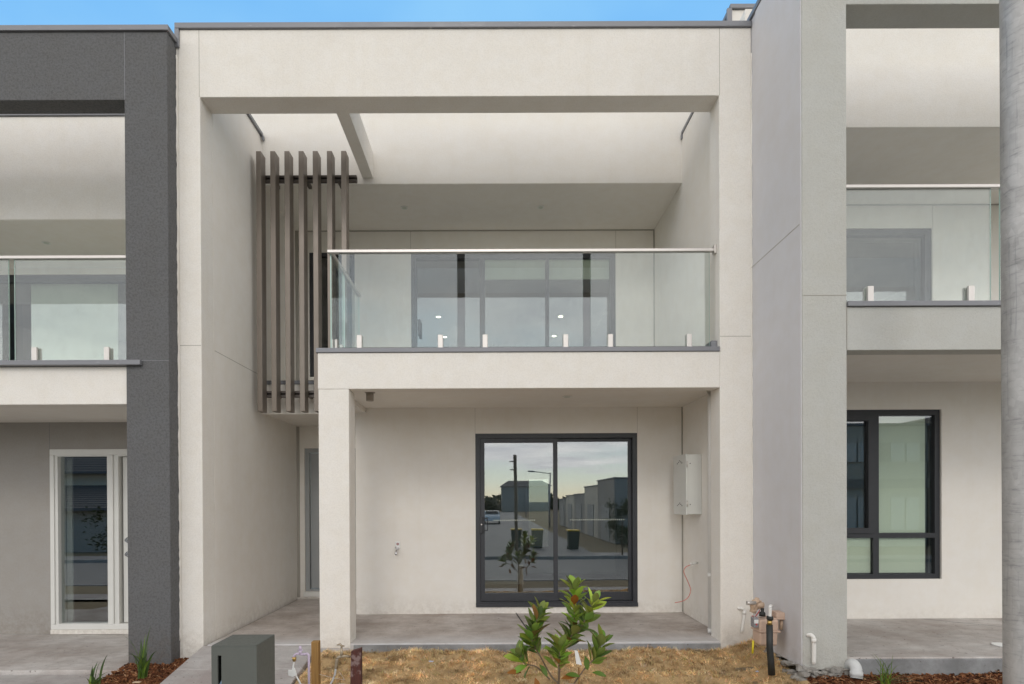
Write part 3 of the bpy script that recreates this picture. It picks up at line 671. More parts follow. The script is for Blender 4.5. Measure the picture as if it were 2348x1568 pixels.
# ------------------------------------------------------------------ stuff: dead turf mat, bark mulch
def coloured(name, verts, faces, cols, mat, kind=None, smooth=False):
    me = bpy.data.meshes.new(name); me.from_pydata(verts, [], faces); me.materials.append(mat)
    a = me.color_attributes.new('Col', 'FLOAT_COLOR', 'CORNER'); i = 0; data = []
    for f, c in zip(faces, cols): data += [*c, 1.0] * len(f)
    a.data.foreach_set('color', data)
    if smooth: me.polygons.foreach_set('use_smooth', [True] * len(faces))
    o = bpy.data.objects.new(name, me); col.objects.link(o)
    if kind: tag(o, kind=kind)
    return o
def zt(x, y):   # turf surface with lumps; rows of lumps run along x as the rolled turf does
    n = noise.noise(Vector((x * 2.2, y * 5.5, 3))) * .034 + noise.noise(Vector((x * 6, y * 9, 8))) * .024 + noise.noise(Vector((x * 17, y * 22, 5))) * .009
    edge = sm(5.70, 5.60, y) * sm(-1.755, -1.66, x)
    return zg(x, y) + .038 * edge + (n if edge > .2 else n * .4)
def in_turf(x, y):
    return -1.72 + .03 * noise.noise(Vector((0, y * 4, 0))) < x < 2.56 - .0 + (0 if y > 4.98 else -.0) and y < (5.685 if x < 2.2 else 5.69) and (x < 2.56 - max(0, 5.0 - y) * .12)
random.seed(11)
bm = bmesh.new(); xs = fr(-1.74, 2.57, 150); ys = fr(3.32, 5.69, 95)
g = [[bm.verts.new((x, y, zt(x, y))) for x in xs] for y in ys]
for j in range(95):
    for i in range(150):
        f = bm.faces.new((g[j][i], g[j][i+1], g[j+1][i+1], g[j+1][i])); f.smooth = True
tag(obj('turf_soil', bm, TURFB, fix=False), kind='structure')
V_, F_, C_ = [], [], []
PAL = [(.80, .56, .29), (.88, .67, .38), (.64, .43, .21), (.94, .78, .50), (.36, .23, .11), (.20, .12, .05), (.36, .34, .11)]
WT = [26, 24, 20, 14, 9, 5, 2]
def blade(x, y, z, L, az, lift, w, c):
    b = len(V_); dx, dy = math.cos(az), math.sin(az); nx, ny = -dy * w, dx * w
    mx_, mz = L * .5 * math.cos(lift), L * .5 * math.sin(lift)
    ex, ez = L * math.cos(lift * .3), L * .62 * math.sin(lift)
    V_.extend([(x - nx, y - ny, z), (x + nx, y + ny, z), (x + dx*mx_ + nx*.8, y + dy*mx_ + ny*.8, z + mz), (x + dx*mx_ - nx*.8, y + dy*mx_ - ny*.8, z + mz), (x + dx*ex, y + dy*ex, z + ez)])
    F_.append((b, b+1, b+2, b+3)); F_.append((b+3, b+2, b+4)); C_.append(c); C_.append(c)
for k in range(40000):
    y = 5.69 - (random.random() ** 1.25) * 1.75; x = random.uniform(-1.74, 2.56)
    if not in_turf(x, y): continue
    cl_ = noise.noise(Vector((x * 3.1, y * 6.5, 1)))
    c = random.choices(PAL, WT)[0]; s = random.uniform(.8, 1.15) * (1 + .75 * cl_ + .45 * noise.noise(Vector((x * 14, y * 20, 4))))
    blade(x, y, zt(x, y) - .003, random.uniform(.016, .042), random.uniform(0, 6.283), random.uniform(.05, 1.0), random.uniform(.0010, .0021), tuple(v * s for v in c))
for k in range(3600):                      # matted tufts leaning one way
    y = 5.67 - (random.random() ** 1.2) * 1.7; x = random.uniform(-1.72, 2.54)
    if not in_turf(x, y): continue
    az0 = random.uniform(0, 6.28); s0 = random.uniform(.55, 1.2) * (1 + .75 * noise.noise(Vector((x * 3.1, y * 6.5, 1)))); c0 = random.choices(PAL, WT)[0]; hh = random.uniform(.0, .016)
    for q in range(random.randint(8, 18)):
        xx, yy = x + random.gauss(0, .014), y + random.gauss(0, .014)
        if not in_turf(xx, yy): continue
        blade(xx, yy, zt(xx, yy) + hh * random.random(), random.uniform(.02, .058), az0 + random.gauss(0, .7), random.uniform(.15, 1.2), random.uniform(.0010, .0020), tuple(v * s0 * random.uniform(.85, 1.15) for v in c0))
for k in range(9000):
    y = random.uniform(3.32, 3.95); x = random.uniform(-1.74, 2.4); c = random.choices(PAL, WT)[0]
    blade(x, y, zt(x, y), .04, random.uniform(0, 6.28), random.uniform(.1, 1.1), .0025, c)
coloured('dead_turf', V_, F_, C_, BLADE, 'stuff')
BR = [(.135, .052, .024), (.19, .078, .035), (.09, .034, .017), (.25, .115, .052), (.32, .17, .085), (.05, .022, .013), (.40, .25, .14)]
BW = [30, 24, 24, 12, 6, 12, 3]
def chips(name, n, region, seed):
    random.seed(seed); V, F, C = [], [], []
    for k in range(n):
        x, y = region()
        L = random.uniform(.010, .034); w = random.uniform(.003, .009); h = random.uniform(.0015, .004)
        rot = Matrix.Rotation(random.uniform(0, 6.28), 3, 'Z') @ Matrix.Rotation(random.gauss(0, .38), 3, 'Y') @ Matrix.Rotation(random.gauss(0, .5), 3, 'X')
        c0 = Vector((x, y, zg(x, y) + .012 + random.random() * .028 + .012 * noise.noise(Vector((x * 6, y * 6, 0)))))
        b = len(V); tp = random.uniform(.3, 1)
        for p in ((-L,-w,-h),(L,-w*tp,-h),(L,w*tp,-h),(-L,w,-h),(-L,-w,h),(L,-w*tp,h),(L,w*tp,h),(-L,w,h)): V.append(tuple(c0 + rot @ Vector(p)))
        cc = random.choices(BR, BW)[0]; s = random.uniform(.75, 1.25); cc = tuple(v * s for v in cc)
        for f in ((0,3,2,1),(4,5,6,7),(0,1,5,4),(1,2,6,5),(2,3,7,6),(3,0,4,7)): F.append(tuple(b + i for i in f)); C.append(cc)
    return coloured(name, V, F, C, CHIP, 'stuff')
def regL():
    while True:
        x, y = random.uniform(-3.56, -2.9), random.uniform(4.3, 5.72)
        if x > -3.12 or y < 5.535: return x, y
def regR(): return random.uniform(2.52, 6.0), random.uniform(3.9, 4.765)
chips('bark_mulch', 9000, regL, 3); chips('bark_mulch', 22000, regR, 4)
bm = bmesh.new()
for (xa, xb, ya, yb) in ((-3.56, -2.9, 3.32, 5.72), (2.50, 8.2, 3.32, 4.775)):
    nx, ny = 30, 30; g = [[bm.verts.new((xa + (xb-xa)*i/nx, ya + (yb-ya)*j/ny, zg(xa + (xb-xa)*i/nx, ya + (yb-ya)*j/ny) + .008)) for i in range(nx+1)] for j in range(ny+1)]
    for j in range(ny):
        for i in range(nx): bm.faces.new((g[j][i], g[j][i+1], g[j+1][i+1], g[j+1][i]))
tag(obj('bed_soil', bm, SOIL, fix=False), kind='structure')

# ------------------------------------------------------------------ plants
def leaf(V, F, C, base, d, upv, L, W, ctop, cbot, fold=.25, curl=.25):
    d = d.normalized(); s = d.cross(upv)
    s = s.normalized() if s.length > .01 else Vector((1, 0, 0)); n = s.cross(d).normalized()
    prof = [(0, .08), (.14, .42), (.32, .84), (.52, 1.0), (.72, .84), (.88, .48), (1.0, .03)]
    for side, off, cc in ((1, .0006, ctop), (-1, -.0006, cbot)):
        b = len(V)
        for t_, w_ in prof:
            c = base + d * L * t_ - n * (L * curl * t_ * t_) + n * off; hw = W * .5 * w_
            V.extend([tuple(c - s * hw + n * hw * fold), tuple(c), tuple(c + s * hw + n * hw * fold)])
        for i in range(len(prof) - 1):
            a = b + i * 3
            for q in ((a, a+1, a+4, a+3), (a+1, a+2, a+5, a+4)):
                F.append(q if side > 0 else tuple(reversed(q))); C.append(cc)
GREENS = [(.21, .32, .04), (.16, .26, .035), (.28, .40, .05), (.11, .19, .03)]
LIME = [(.50, .62, .07), (.42, .55, .06)]
RUST = [(.30, .12, .025), (.36, .17, .05), (.24, .16, .05)]
random.seed(21)
PY = 4.05
def mp(zx, zy, y=PY):      # photograph detail (magnolia) to the plane y
    return at(1136.9 + zx * .1657, 1308 + zy * .1657, y)
magn = thing('magnolia_shrub', (mp(870, 1700).x, PY, zg(.6, PY)), 'young magnolia shrub with glossy green leaves and rusty undersides in the brown turf', 'shrub')
base = Vector((mp(868, 1700).x, PY, zg(.6, PY) - .02))
stems = [ # points (zoom x, zoom y, depth offset), leaf range start index, lime top?
    ([(868,1560,0), (900,1250,.0), (1000,1000,.0), (1075,800,.01), (1080,500,.0), (1085,230,.0)], .34, 46, True),
    ([(1085,950,.0), (1200,740,-.03), (1290,560,-.04), (1345,430,-.05)], .15, 22, True),
    ([(862,1560,0), (760,1450,.02), (620,1200,.04), (510,980,.03), (530,800,.03), (610,560,.02)], .44, 38, False),
    ([(740,1500,.0), (560,1330,-.05), (400,1290,-.08), (330,1160,-.09)], .5, 14, False),
    ([(1080,1560,0), (1240,1340,-.04), (1370,1200,-.06), (1460,960,-.06)], .5, 18, False),
    ([(866,1560,0), (868,1350,-.06), (880,1150,-.09), (880,1030,-.09)], .30, 20, False)]
V, F, C = [], [], []; bm = bmesh.new()
tube(bm, [base, mp(868, 1560)], .009, 8)
for pts, st, nl, lime in stems:
    P = smooth_path([mp(a, b_, PY + dz) for a, b_, dz in pts], 8); tube(bm, P, .0065, 6, r2=.003)
    n = len(P)
    for k in range(nl):
        s = st + (1 - st) * (k / (nl - 1)); i = min(n - 2, int(s * (n - 1))); p = P[i].lerp(P[i+1], s * (n - 1) - i)
        ax = (P[i+1] - P[i]).normalized(); a = k * 2.4 + random.uniform(-.3, .3)
        e1 = ax.orthogonal().normalized(); e2 = ax.cross(e1); side = math.cos(a) * e1 + math.sin(a) * e2
        tipn = s > .93; lift = random.uniform(.55, 1.25) if not tipn else random.uniform(1.2, 2.4)
        d = side + ax * lift + Vector((0, 0, .15)); L_ = random.uniform(.098, .145) * (.85 if tipn else 1)
        top = random.choice(LIME) if (lime and (s > .62) and random.random() < .8) else random.choice(GREENS)
        if lime and s > .5 and random.random() < .4: top = (.24, .36, .05)
        leaf(V, F, C, p + side * .008, d, ax + side * .2, L_, L_ * random.uniform(.44, .54), tuple(v * random.uniform(.85, 1.15) for v in top), tuple(v * random.uniform(.8, 1.2) for v in (random.choice(RUST) if random.random() < .16 else tuple(.8 * a_ + .03 for a_ in top))), random.uniform(.1, .5), random.uniform(-.1, .35))
for zx, zy, dx, dz in ((540,1480,.3,-1), (600,1300,.8,-.9), (350,1410,-1,.2), (1330,1410,1,-.05), (900,1500,.9,.35), (1230,1180,.25,-1), (960,1440,.9,.1)):
    top = random.choice(GREENS) if random.random() < .5 else RUST[0]
    leaf(V, F, C, mp(zx, zy, PY - .05), Vector((dx, -.2, dz)), Vector((0, -.6, 1)), .10, .045, top, RUST[0])
obj('stem', bm, BARK, magn)
bm = bmesh.new(); tube(bm, [mp(1145, 1340, PY), mp(1148, 1700, PY)], .006, 8); obj('support_stick', bm, PINE, magn)
lf = coloured('leaves', V, F, C, LEAF, smooth=True); lf.parent = magn; lf.data.transform(Matrix.Translation(-origin_of(magn)))
bm = bmesh.new(); q = [mp(1085,1100,PY-.06), mp(1130,1110,PY-.06), mp(1190,1310,PY-.05), mp(1110,1290,PY-.05)]
vs = [bm.verts.new(p) for p in q]; vs2 = [bm.verts.new(p + Vector((0, .0015, 0))) for p in q]; bm.faces.new(vs); bm.faces.new(vs2[::-1])
for i in range(4): bm.faces.new((vs[i], vs2[i], vs2[(i+1) % 4], vs[(i+1) % 4]))
obj('plant_tag', bm, WHITEP, magn)
def strap_plant(base, tips, label, n_extra, seed, w=.012):
    random.seed(seed); V, F, C = [], [], []
    r = thing('strap_leaf_plant', base, label, 'plant', 'strap leaf plants in the mulch beds'); base = Vector(base)
    tips = [(Vector(t), b_) for t, b_ in tips]
    for k in range(n_extra):
        a = random.uniform(0, 6.28); h = random.uniform(.08, .24); rr = random.uniform(.03, .16)
        tips.append((base + Vector((math.cos(a) * rr, math.sin(a) * rr, h)), random.uniform(.1, .35)))
    for tp, bend in tips:
        b0 = base + Vector((random.uniform(-.03, .03), random.uniform(-.03, .03), -.01)); d = tp - b0; hz = Vector((d.x, d.y, 0))
        c1 = b0 + Vector((d.x * .18, d.y * .18, d.z * (.62 + bend))); side = Vector((-d.y, d.x, 0)); side = (side.normalized() + Vector((.8, .1, 0))).normalized()
        b = len(V); n = 9
        for i in range(n + 1):
            s = i / n; p = (1-s)**2 * b0 + 2*s*(1-s) * c1 + s*s * tp; ww = w * (.55 + .8 * s * (1 - s) * 2) * (1 - s ** 3) * .5 + .0006
            V.extend([tuple(p - side * ww + Vector((0, -ww*.6, 0))), tuple(p), tuple(p + side * ww + Vector((0, -ww*.6, 0)))])
        g_ = random.choice([(.10, .17, .045), (.14, .23, .04), (.07, .12, .05), (.20, .29, .05), (.09, .14, .06)])
        for i in range(n):
            s = i / n; cc = tuple(g_[j] * (1.35 - .5 * s) if j < 2 else g_[j] for j in range(3))
            a0 = b + i * 3; F.extend([(a0, a0+1, a0+4, a0+3), (a0+1, a0+2, a0+5, a0+4)]); C.extend([cc, cc])
    lv = coloured('leaves', V, F, C, STRAP, smooth=True); lv.parent = r; lv.data.transform(Matrix.Translation(-base))
def m5(zx, zy, y): return at(195.6 + zx * .18742, 1405.8 + zy * .18742, y)
b1 = m5(705, 775, 5.10)
strap_plant(b1, [(m5(395,250,5.05), .3), (m5(425,488,5.0), .45), (m5(680,305,5.08), .05), (m5(800,160,5.1), .0), (m5(738,255,5.14), .05), (m5(668,340,5.2), .05), (m5(890,450,5.02), .2), (m5(480,530,4.95), .5), (m5(790,350,5.15), .1), (m5(840,540,5.0), .15)],
            'tall green strap leaf plant against the charcoal column', 16, 2, .020)
b2 = m5(110, 930, 4.72)
strap_plant(b2, [(m5(270,505,4.7), .05), (m5(205,570,4.75), .25), (m5(10,770,4.6), .5), (m5(150,590,4.8), .1), (m5(470,750,4.6), .35), (m5(355,785,4.7), .4), (m5(90,640,4.75), .1)],
            'strap leaf plant at the bottom left edge of the photo beside the concrete path', 8, 4, .018)
def m8(zx, zy, y): return at(1772.5 + zx * .2447, 1436.3 + zy * .2447, y)
b3 = m8(1050, 530, 4.50)
strap_plant(b3, [(m8(830,440,4.45), .35), (m8(955,385,4.6), .3), (m8(1180,425,4.55), .3), (m8(1310,480,4.5), .35), (m8(1240,500,4.4), .3), (m8(1400,500,4.5), .3), (m8(900,520,4.35), .3), (m8(990,420,4.6), .2), (m8(1480,520,4.4), .3), (m8(1360,440,4.55), .35), (m8(780,480,4.4), .35), (m8(860,395,4.6), .3), (m8(1270,430,4.6), .3), (m8(1110,380,4.6), .1), (m8(1420,470,4.6), .35)],
            'low fine leaved green plant in the bark mulch beside the galvanised pole', 18, 6, .008)

# ------------------------------------------------------------------ street pole
PX, PY_, PR = 3.182, 3.40, .112
zb = zg(PX, PY_)
pole = thing('street_pole', (PX, PY_, zb), 'large galvanised steel street pole at the right edge of the photo', 'pole')
bm = bmesh.new(); tube(bm, [(PX - .055 * k / 11, PY_, zb - .05 + k * .8) for k in range(12)], PR, 64, r2=.10); obj('shaft', bm, GALV, pole)
bm = bmesh.new(); tube(bm, [(PX, PY_, zb), (PX, PY_, zb + .018)], .19, 40); obj('base_plate', bm, GALV, pole)
bm = bmesh.new(); tube(bm, [(PX - .055, PY_, zb + 8.74), (PX - .055, PY_, zb + 8.80)], .11, 24); obj('pole_cap', bm, GALV, pole)

# ------------------------------------------------------------------ letterbox
LY = 3.55
a = at(484, 1482, LY); b_ = at(588, 1480, LY); zt_ = (a.z + b_.z) / 2; x0, x1 = a.x, b_.x; zb = zg(-1.6, LY)
LB = thing('letterbox', ((x0 + x1) / 2, LY + .15, zb), 'dark grey rectangular letterbox pillar with a vertical slot beside the front path', 'letterbox')
k = (1480 - 1149) / (1454.5 - 1149); y1 = LY * k
sx0, sx1 = at(498.5, 1510, LY).x, at(507, 1510, LY).x; sz1 = at(500, 1503, LY).z
bm = wall(x0, x1, zb - .02, zt_ - .001, LY, LY + .02, [(sx0, sx1, sz1 - .25, sz1)])
bevel(bm, .0015, 1); obj('front_panel', bm, BOXL, LB)
B('body', LB, BOXL, (x0, x0 + .012, LY + .021, y1, zb - .02, zt_ - .001), (x1 - .012, x1, LY + .021, y1, zb - .02, zt_ - .001), (x0 + .013, x1 - .013, y1 - .02, y1, zb - .02, zt_ - .001), bev=.0015)
B('lid', LB, BOXL, (x0 + .0005, x1 - .0005, LY + .0005, y1 - .0005, zt_ - .0005, zt_ + .004), bev=.002)
BLUEP = flat('pale_blue_paper', (.32, .46, .62), .7); 
bm = bmesh.new(); q = [at(503, 1568, LY + .03), at(507, 1560, LY + .03), at(510, 1558, LY + .03), at(512, 1590, LY + .03), at(499, 1590, LY + .03)]
vs = [bm.verts.new(p) for p in q]; v2 = [bm.verts.new(p + Vector((0, .004, 0))) for p in q]; bm.faces.new(vs); bm.faces.new(v2[::-1])
for i in range(5): bm.faces.new((vs[i], v2[i], v2[(i+1) % 5], vs[(i+1) % 5]))
single('folded_paper', bm, BLUEP, q[0], 'pale blue folded paper inside the letterbox slot', 'paper')

# ------------------------------------------------------------------ stakes and garden taps
def m2(zx, zy, y): return at(635.6 + zx * .09371, 1454.7 + zy * .09371, y)
SY = 4.08
a = m2(825, 180, SY); b_ = m2(1000, 180, SY); zb = zg(-1.3, SY) - .1
bm = bmesh.new(); box(bm, a.x, b_.x, SY, SY + .055, zb, a.z); bevel(bm, .003, 2)
single('timber_stake', bm, PINE, ((a.x + b_.x) / 2, SY + .03, zb), 'tan treated pine stake beside the lilac garden tap', 'stake', 'stakes for the garden taps')
RY = 3.98
a = m2(1800, 345, RY); b_ = m2(2040, 345, RY); a2 = m2(1750, 1000, RY)
bm = bmesh.new(); vs = box(bm, a.x, b_.x, RY, RY + .05, zb, a.z)
for v in vs:
    if v.co.z < 0: v.co.x += (a2.x - a.x) * 1.6 if v.co.x < (a.x + b_.x) / 2 else 0
    elif v.co.x < (a.x + b_.x) / 2: v.co.z -= .02
bevel(bm, .003, 2)
single('timber_stake', bm, REDT, ((a.x + b_.x) / 2, RY + .025, zb), 'dark red brown painted stake beside the brass garden tap', 'stake', 'stakes for the garden taps')
TY = 4.06
tp = thing('garden_tap', m2(770, 1200, TY), 'lilac recycled water tap on a lilac riser strapped to the tan stake', 'tap', 'garden taps on stakes')
bm = bmesh.new(); tube(bm, [Vector((m2(770, 0, TY).x, TY, zg(-1.3, TY) - .05)), m2(772, 560, TY), m2(768, 500, TY), m2(735, 468, TY), m2(700, 470, TY)], .0085, 12); obj('riser', bm, LILAC, tp)
bm = bmesh.new(); tube(bm, [m2(705, 478, TY), m2(640, 480, TY)], .0105, 6)
tube(bm, smooth_path([m2(650, 482, TY), m2(560, 478, TY), m2(480, 470, TY), m2(425, 500, TY), m2(400, 548, TY)], 5), .0085, 12)
tube(bm, [m2(565, 480, TY), m2(562, 380, TY)], [.010, .012], 12); obj('valve', bm, LILAC, tp)
bm = bmesh.new(); tube(bm, [m2(495, 382, TY), m2(630, 382, TY)], .0045, 8); tube(bm, [m2(562, 385, TY), m2(562, 280, TY)], [.012, .0085], 12); obj('handle', bm, LILAC, tp)
bm = bmesh.new(); tube(bm, [m2(415, 548, TY), m2(415, 600, TY), m2(412, 655, TY)], [.015, .0145, .010], 8); obj('connector', bm, BRASS, tp)
bm = bmesh.new(); tube(bm, smooth_path([m2(410, 655, TY), m2(392, 780, TY), m2(400, 900, TY), m2(470, 1020, TY), m2(560, 1190, TY), m2(640, 1350, TY)], 5), .006, 10)
single('hose', bm, WHITEP, m2(410, 655, TY), 'white hose hanging from the lilac garden tap', 'hose')
bm = bmesh.new(); q = [m2(260, 865, TY-.02), m2(350, 870, TY-.02), m2(360, 825, TY-.02), m2(420, 820, TY-.02), m2(470, 990, TY-.02), m2(370, 1035, TY-.02), m2(262, 1005, TY-.02)]
vs = [bm.verts.new(p) for p in q]; v2 = [bm.verts.new(p + Vector((0, .012, 0))) for p in q]; bm.faces.new(vs); bm.faces.new(v2[::-1])
for i in range(7): bm.faces.new((vs[i], v2[i], v2[(i+1) % 7], vs[(i+1) % 7]))
bevel(bm, .002, 1); single('plastic_tag', bm, WHITEP, q[0], 'crumpled white plastic tag on the hose of the lilac tap', 'tag')
QY = 3.97
tp = thing('garden_tap', m2(1440, 800, QY), 'dull brass garden tap with a wing handle beside the red brown stake', 'tap', 'garden taps on stakes')
bm = bmesh.new(); tube(bm, [m2(1800, 540, QY + .02), m2(1650, 525, QY), m2(1560, 530, QY), m2(1490, 560, QY), m2(1470, 590, QY)], [.007, .009, .0115, .0105, .010], 12)
tube(bm, [m2(1575, 520, QY), m2(1572, 440, QY), m2(1570, 310, QY)], [.012, .010, .0065], 12); obj('valve', bm, OLDBRASS, tp)
bm = bmesh.new(); tube(bm, [m2(1455, 255, QY), m2(1530, 235, QY), m2(1570, 275, QY), m2(1640, 280, QY + .01)], [.004, .008, .008, .004], 10); tube(bm, [m2(1570, 320, QY), m2(1568, 270, QY)], .007, 10); obj('handle', bm, OLDBRASS, tp)
bm = bmesh.new(); P = [m2(1468, 590, QY).lerp(m2(1425, 830, QY), s / 12) for s in range(13)]; tube(bm, P, [.0105 + .0018 * (i % 2) - .0002 * i for i in range(13)], 12); obj('connector', bm, OLDBRASS, tp)
GREYH = flat('grey_hose_plastic', (.42, .42, .42), .5)
bm = bmesh.new(); tube(bm, smooth_path([m2(1428, 830, QY), m2(1410, 960, QY), m2(1370, 1080, QY), m2(1310, 1200, QY), m2(1240, 1360, QY)], 5), .0068, 10)
single('hose', bm, GREYH, m2(1428, 830, QY), 'pale grey hose running down from the brass garden tap', 'hose')
bm = bmesh.new(); tube(bm, smooth_path([m2(530, 760, 4.2), m2(620, 850, 4.2), m2(720, 900, 4.12), m2(1050, 975, 4.1), m2(1300, 1040, 4.1), m2(1640, 1110, 4.08)], 5), .0012, 5)
tube(bm, smooth_path([m2(1500, 900, 4.0), m2(1580, 1000, 4.0), m2(1650, 1110, 4.0)], 5), .0012, 5)
single('string_line', bm, STEEL, m2(720, 900, 4.12), 'thin pale wire trailing between the two stakes', 'wire')
for px, r_, yy, lab in ((681, .085, 3.86, 'white plastic cover at the foot of the lilac tap'), (777, .075, 3.86, 'white plastic cover at the foot of the brass tap'), (1310, .055, 3.72, 'white plastic cover at the foot of the magnolia')):
    p = at(px, 1568, yy); zz = at(px, 1567, yy + r_ * .9).z
    bm = bmesh.new(); tube(bm, [(p.x, yy, zg(p.x, yy) - .02), (p.x, yy, zz - .012), (p.x, yy, zz - .003), (p.x, yy, zz)], [r_, r_, r_ * .95, r_ * .8], 28)
    single('plastic_cover', bm, WHITEP, (p.x, yy, zg(p.x, yy)), lab, 'cover', 'white covers on the turf')

# ------------------------------------------------------------------ gas meter on the grey wall
def m1(zx, zy, y): return at(1674.7 + zx * .14225, 1344.6 + zy * .14225, y)
GYF = 5.0
gm = thing('gas_meter', (2.42, 5.07, .15), 'tan gas meter with black riser on the smooth grey wall', 'gas meter')
a = m1(470, 560, GYF); b_ = m1(782, 965, GYF); zmid = m1(600, 735, GYF).z
bm = bmesh.new(); box(bm, a.x, b_.x, GYF, GYF + .16, zmid + .003, a.z + .012); bevel(bm, .018, 4); obj('upper_case', bm, TAN, gm)
bm = bmesh.new(); vs = box(bm, a.x + .002, b_.x - .004, GYF + .002, GYF + .16, b_.z, zmid - .003)
for v in vs:
    if v.co.z < zmid - .05: v.co.x += .006 if v.co.x < 2.42 else -.004; v.co.y += .01 if v.co.y < 5.05 else 0
bevel(bm, .02, 4); obj('lower_case', bm, TAN, gm)
bm = bmesh.new(); box(bm, a.x - .006, b_.x + .010, GYF - .008, GYF + .168, zmid - .0035, zmid + .012); bevel(bm, .004, 2); obj('flange', bm, TAN, gm)
dc = m1(375, 590, GYF)
bm = bmesh.new(); box(bm, a.x - .045, a.x - .001, GYF + .015, GYF + .085, dc.z - .045, dc.z + .045); bevel(bm, .006, 2); idx = obj('index_box', bm, DARKG, gm)
B('index_face', idx, WHITEP, (a.x - .042, a.x - .006, GYF + .012, GYF + .0148, dc.z - .005, dc.z + .028), bev=0)
B('index_label', idx, REDS, (a.x - .030, a.x - .018, GYF + .011, GYF + .0118, dc.z - .02, dc.z - .006), bev=0)
rc = m1(400, 290, 5.12)
bm = bmesh.new()
tube(bm, [rc + Vector((.012, -.02, -.01)), rc + Vector((-.002, .0, .0)), rc + Vector((-.016, .02, .008))], [.050, .060, .044], 24)
tube(bm, [rc + Vector((.0, 0, -.0)), m1(350, 420, 5.12)], .028, 14); tube(bm, [rc, m1(525, 300, 5.12)], [.034, .026], 14); tube(bm, [rc + Vector((0, 0, 0)), rc + Vector((.012, -.01, .062))], [.03, .018], 14)
for k in range(8):
    aa = k * math.pi / 4; c = rc + Vector((.006 * math.sin(aa), -.012, 0)) + Vector((.048 * math.cos(aa), 0, .048 * math.sin(aa))); tube(bm, [c + Vector((0, -.018, 0)), c + Vector((0, .012, 0))], .006, 6)
reg = obj('regulator', bm, TAN2, gm)
bm = bmesh.new(); tube(bm, [m1(395, 262, 5.08), m1(300, 265, 5.06), m1(262, 265, 5.06)], [.017, .0145, .020], 14); obj('outlet_pipe', bm, STEEL, reg)
bm = bmesh.new(); tube(bm, [m1(512, 350, 5.08), m1(512, 400, 5.08), m1(510, 420, 5.08), m1(508, 475, 5.08)], [.015, .013, .026, .028], 14); obj('union_nut', bm, BLACKP, gm)
bm = bmesh.new(); tube(bm, [m1(470, 380, 5.1), m1(440, 430, 5.1), m1(400, 480, 5.1)], .004, 6); tube(bm, [m1(358, 470, 5.1), m1(352, 500, 5.1)], .010, 8); obj('seal_wire', bm, REDS, gm)
c0 = m1(740, 420, 5.05); c1 = m1(902, 525, 5.05)
bm = bmesh.new(); box(bm, c0.x, 2.574, 5.05, 5.16, c1.z + .01, c0.z); box(bm, c0.x - .05, 2.574, 5.045, 5.16, c1.z - .004, c1.z + .009); bevel(bm, .004, 2); obj('bracket', bm, TAN, gm)
bm = bmesh.new(); tube(bm, [m1(820, 540, 5.1), m1(812, 690, 5.1)], .014, 10); obj('inlet_pipe', bm, TAN2, gm)
GP = 4.86
bm = bmesh.new(); tube(bm, [m1(625, 615, GP), m1(630, 1000, GP), m1(648, 1200, GP), m1(660, 1420, GP)], [.0265, .0265, .027, .029], 20)
rs = obj('riser', bm, BLACKP, gm)
bm = bmesh.new(); tube(bm, [m1(628, 545, GP), m1(628, 615, GP)], .020, 6); obj('brass_nut', bm, BRASS, rs)
bm = bmesh.new(); tube(bm, [m1(634, 478, GP), m1(632, 500, GP), m1(632, 530, GP), m1(630, 546, GP)], [.024, .028, .028, .018], 14); obj('collar', bm, BLACKP, rs)
bm = bmesh.new(); tube(bm, smooth_path([m1(632, 495, GP), m1(634, 400, GP), m1(632, 345, GP), m1(640, 315, GP + .03), m1(655, 312, GP + .08)], 5), .0135, 14); obj('pipe_stub', bm, PVC, rs)
bm = bmesh.new(); tube(bm, [m1(365, 870, 5.1), m1(352, 1075, 5.1)], .009, 10)
single('yellow_pipe', bm, YELLOW, m1(352, 1075, 5.1), 'short yellow gas pipe rising from the turf under the gas meter', 'pipe')
# white pvc overflow pipes
def elbow_pipe(pts, r, label, cat='pipe'):
    bm = bmesh.new(); P = smooth_path(pts, 5); tube(bm, P, r, 16); tube(bm, [Vector(pts[2]) + Vector((0, 0, -.015)), Vector(pts[2]) + Vector((0, 0, .02))], r * 1.15, 16)
    single('overflow_pipe', bm, PVC, pts[-1], label, cat, 'white pvc overflow pipes')
p = m1(222, 375, 5.66); q = m1(180, 740, 5.66)
elbow_pipe([(p.x - .045, 5.70, p.z + .005), (p.x - .02, 5.665, p.z + .012), (p.x + .0, 5.66, p.z - .03), (q.x, 5.66, q.z)], .014, 'thin white overflow pipe on the cream pillar beside the gas meter')
p = m8(380, 95, 4.73); q = m8(383, 355, 4.73)
elbow_pipe([(p.x - .03, 4.772, p.z + .002), (p.x - .012, 4.745, p.z + .008), (p.x + .002, 4.735, p.z - .035), (q.x, 4.735, q.z)], .0165, 'thin white overflow pipe on the front of the pale grey column')
bm = bmesh.new(); P = smooth_path([m8(700, 375, 4.80), m8(745, 350, 4.72), m8(775, 400, 4.68), m8(778, 485, 4.66)], 6); tube(bm, P, .044, 20); tube(bm, [m8(777, 420, 4.67), m8(778, 470, 4.66)], .048, 20)
single('storm_pipe', bm, flat('weathered_pvc', (.56, .57, .57), .5, 0., .15, 30), m8(778, 485, 4.66), 'stubby white stormwater elbow pipe between grey column and porch slab', 'pipe')
p = at(2300, 1479, 5.2); k = (0.103 - 1.42) / (p.z - 1.42); c = Vector((p.x * k, 5.2 * k, .103))
bm = bmesh.new(); tube(bm, [c + Vector((0, 0, -.002)), c + Vector((0, 0, .006))], .085, 28)
single('floor_cover', bm, WHITEP, c, 'white round cover lying on the right porch slab behind the pole', 'cover')

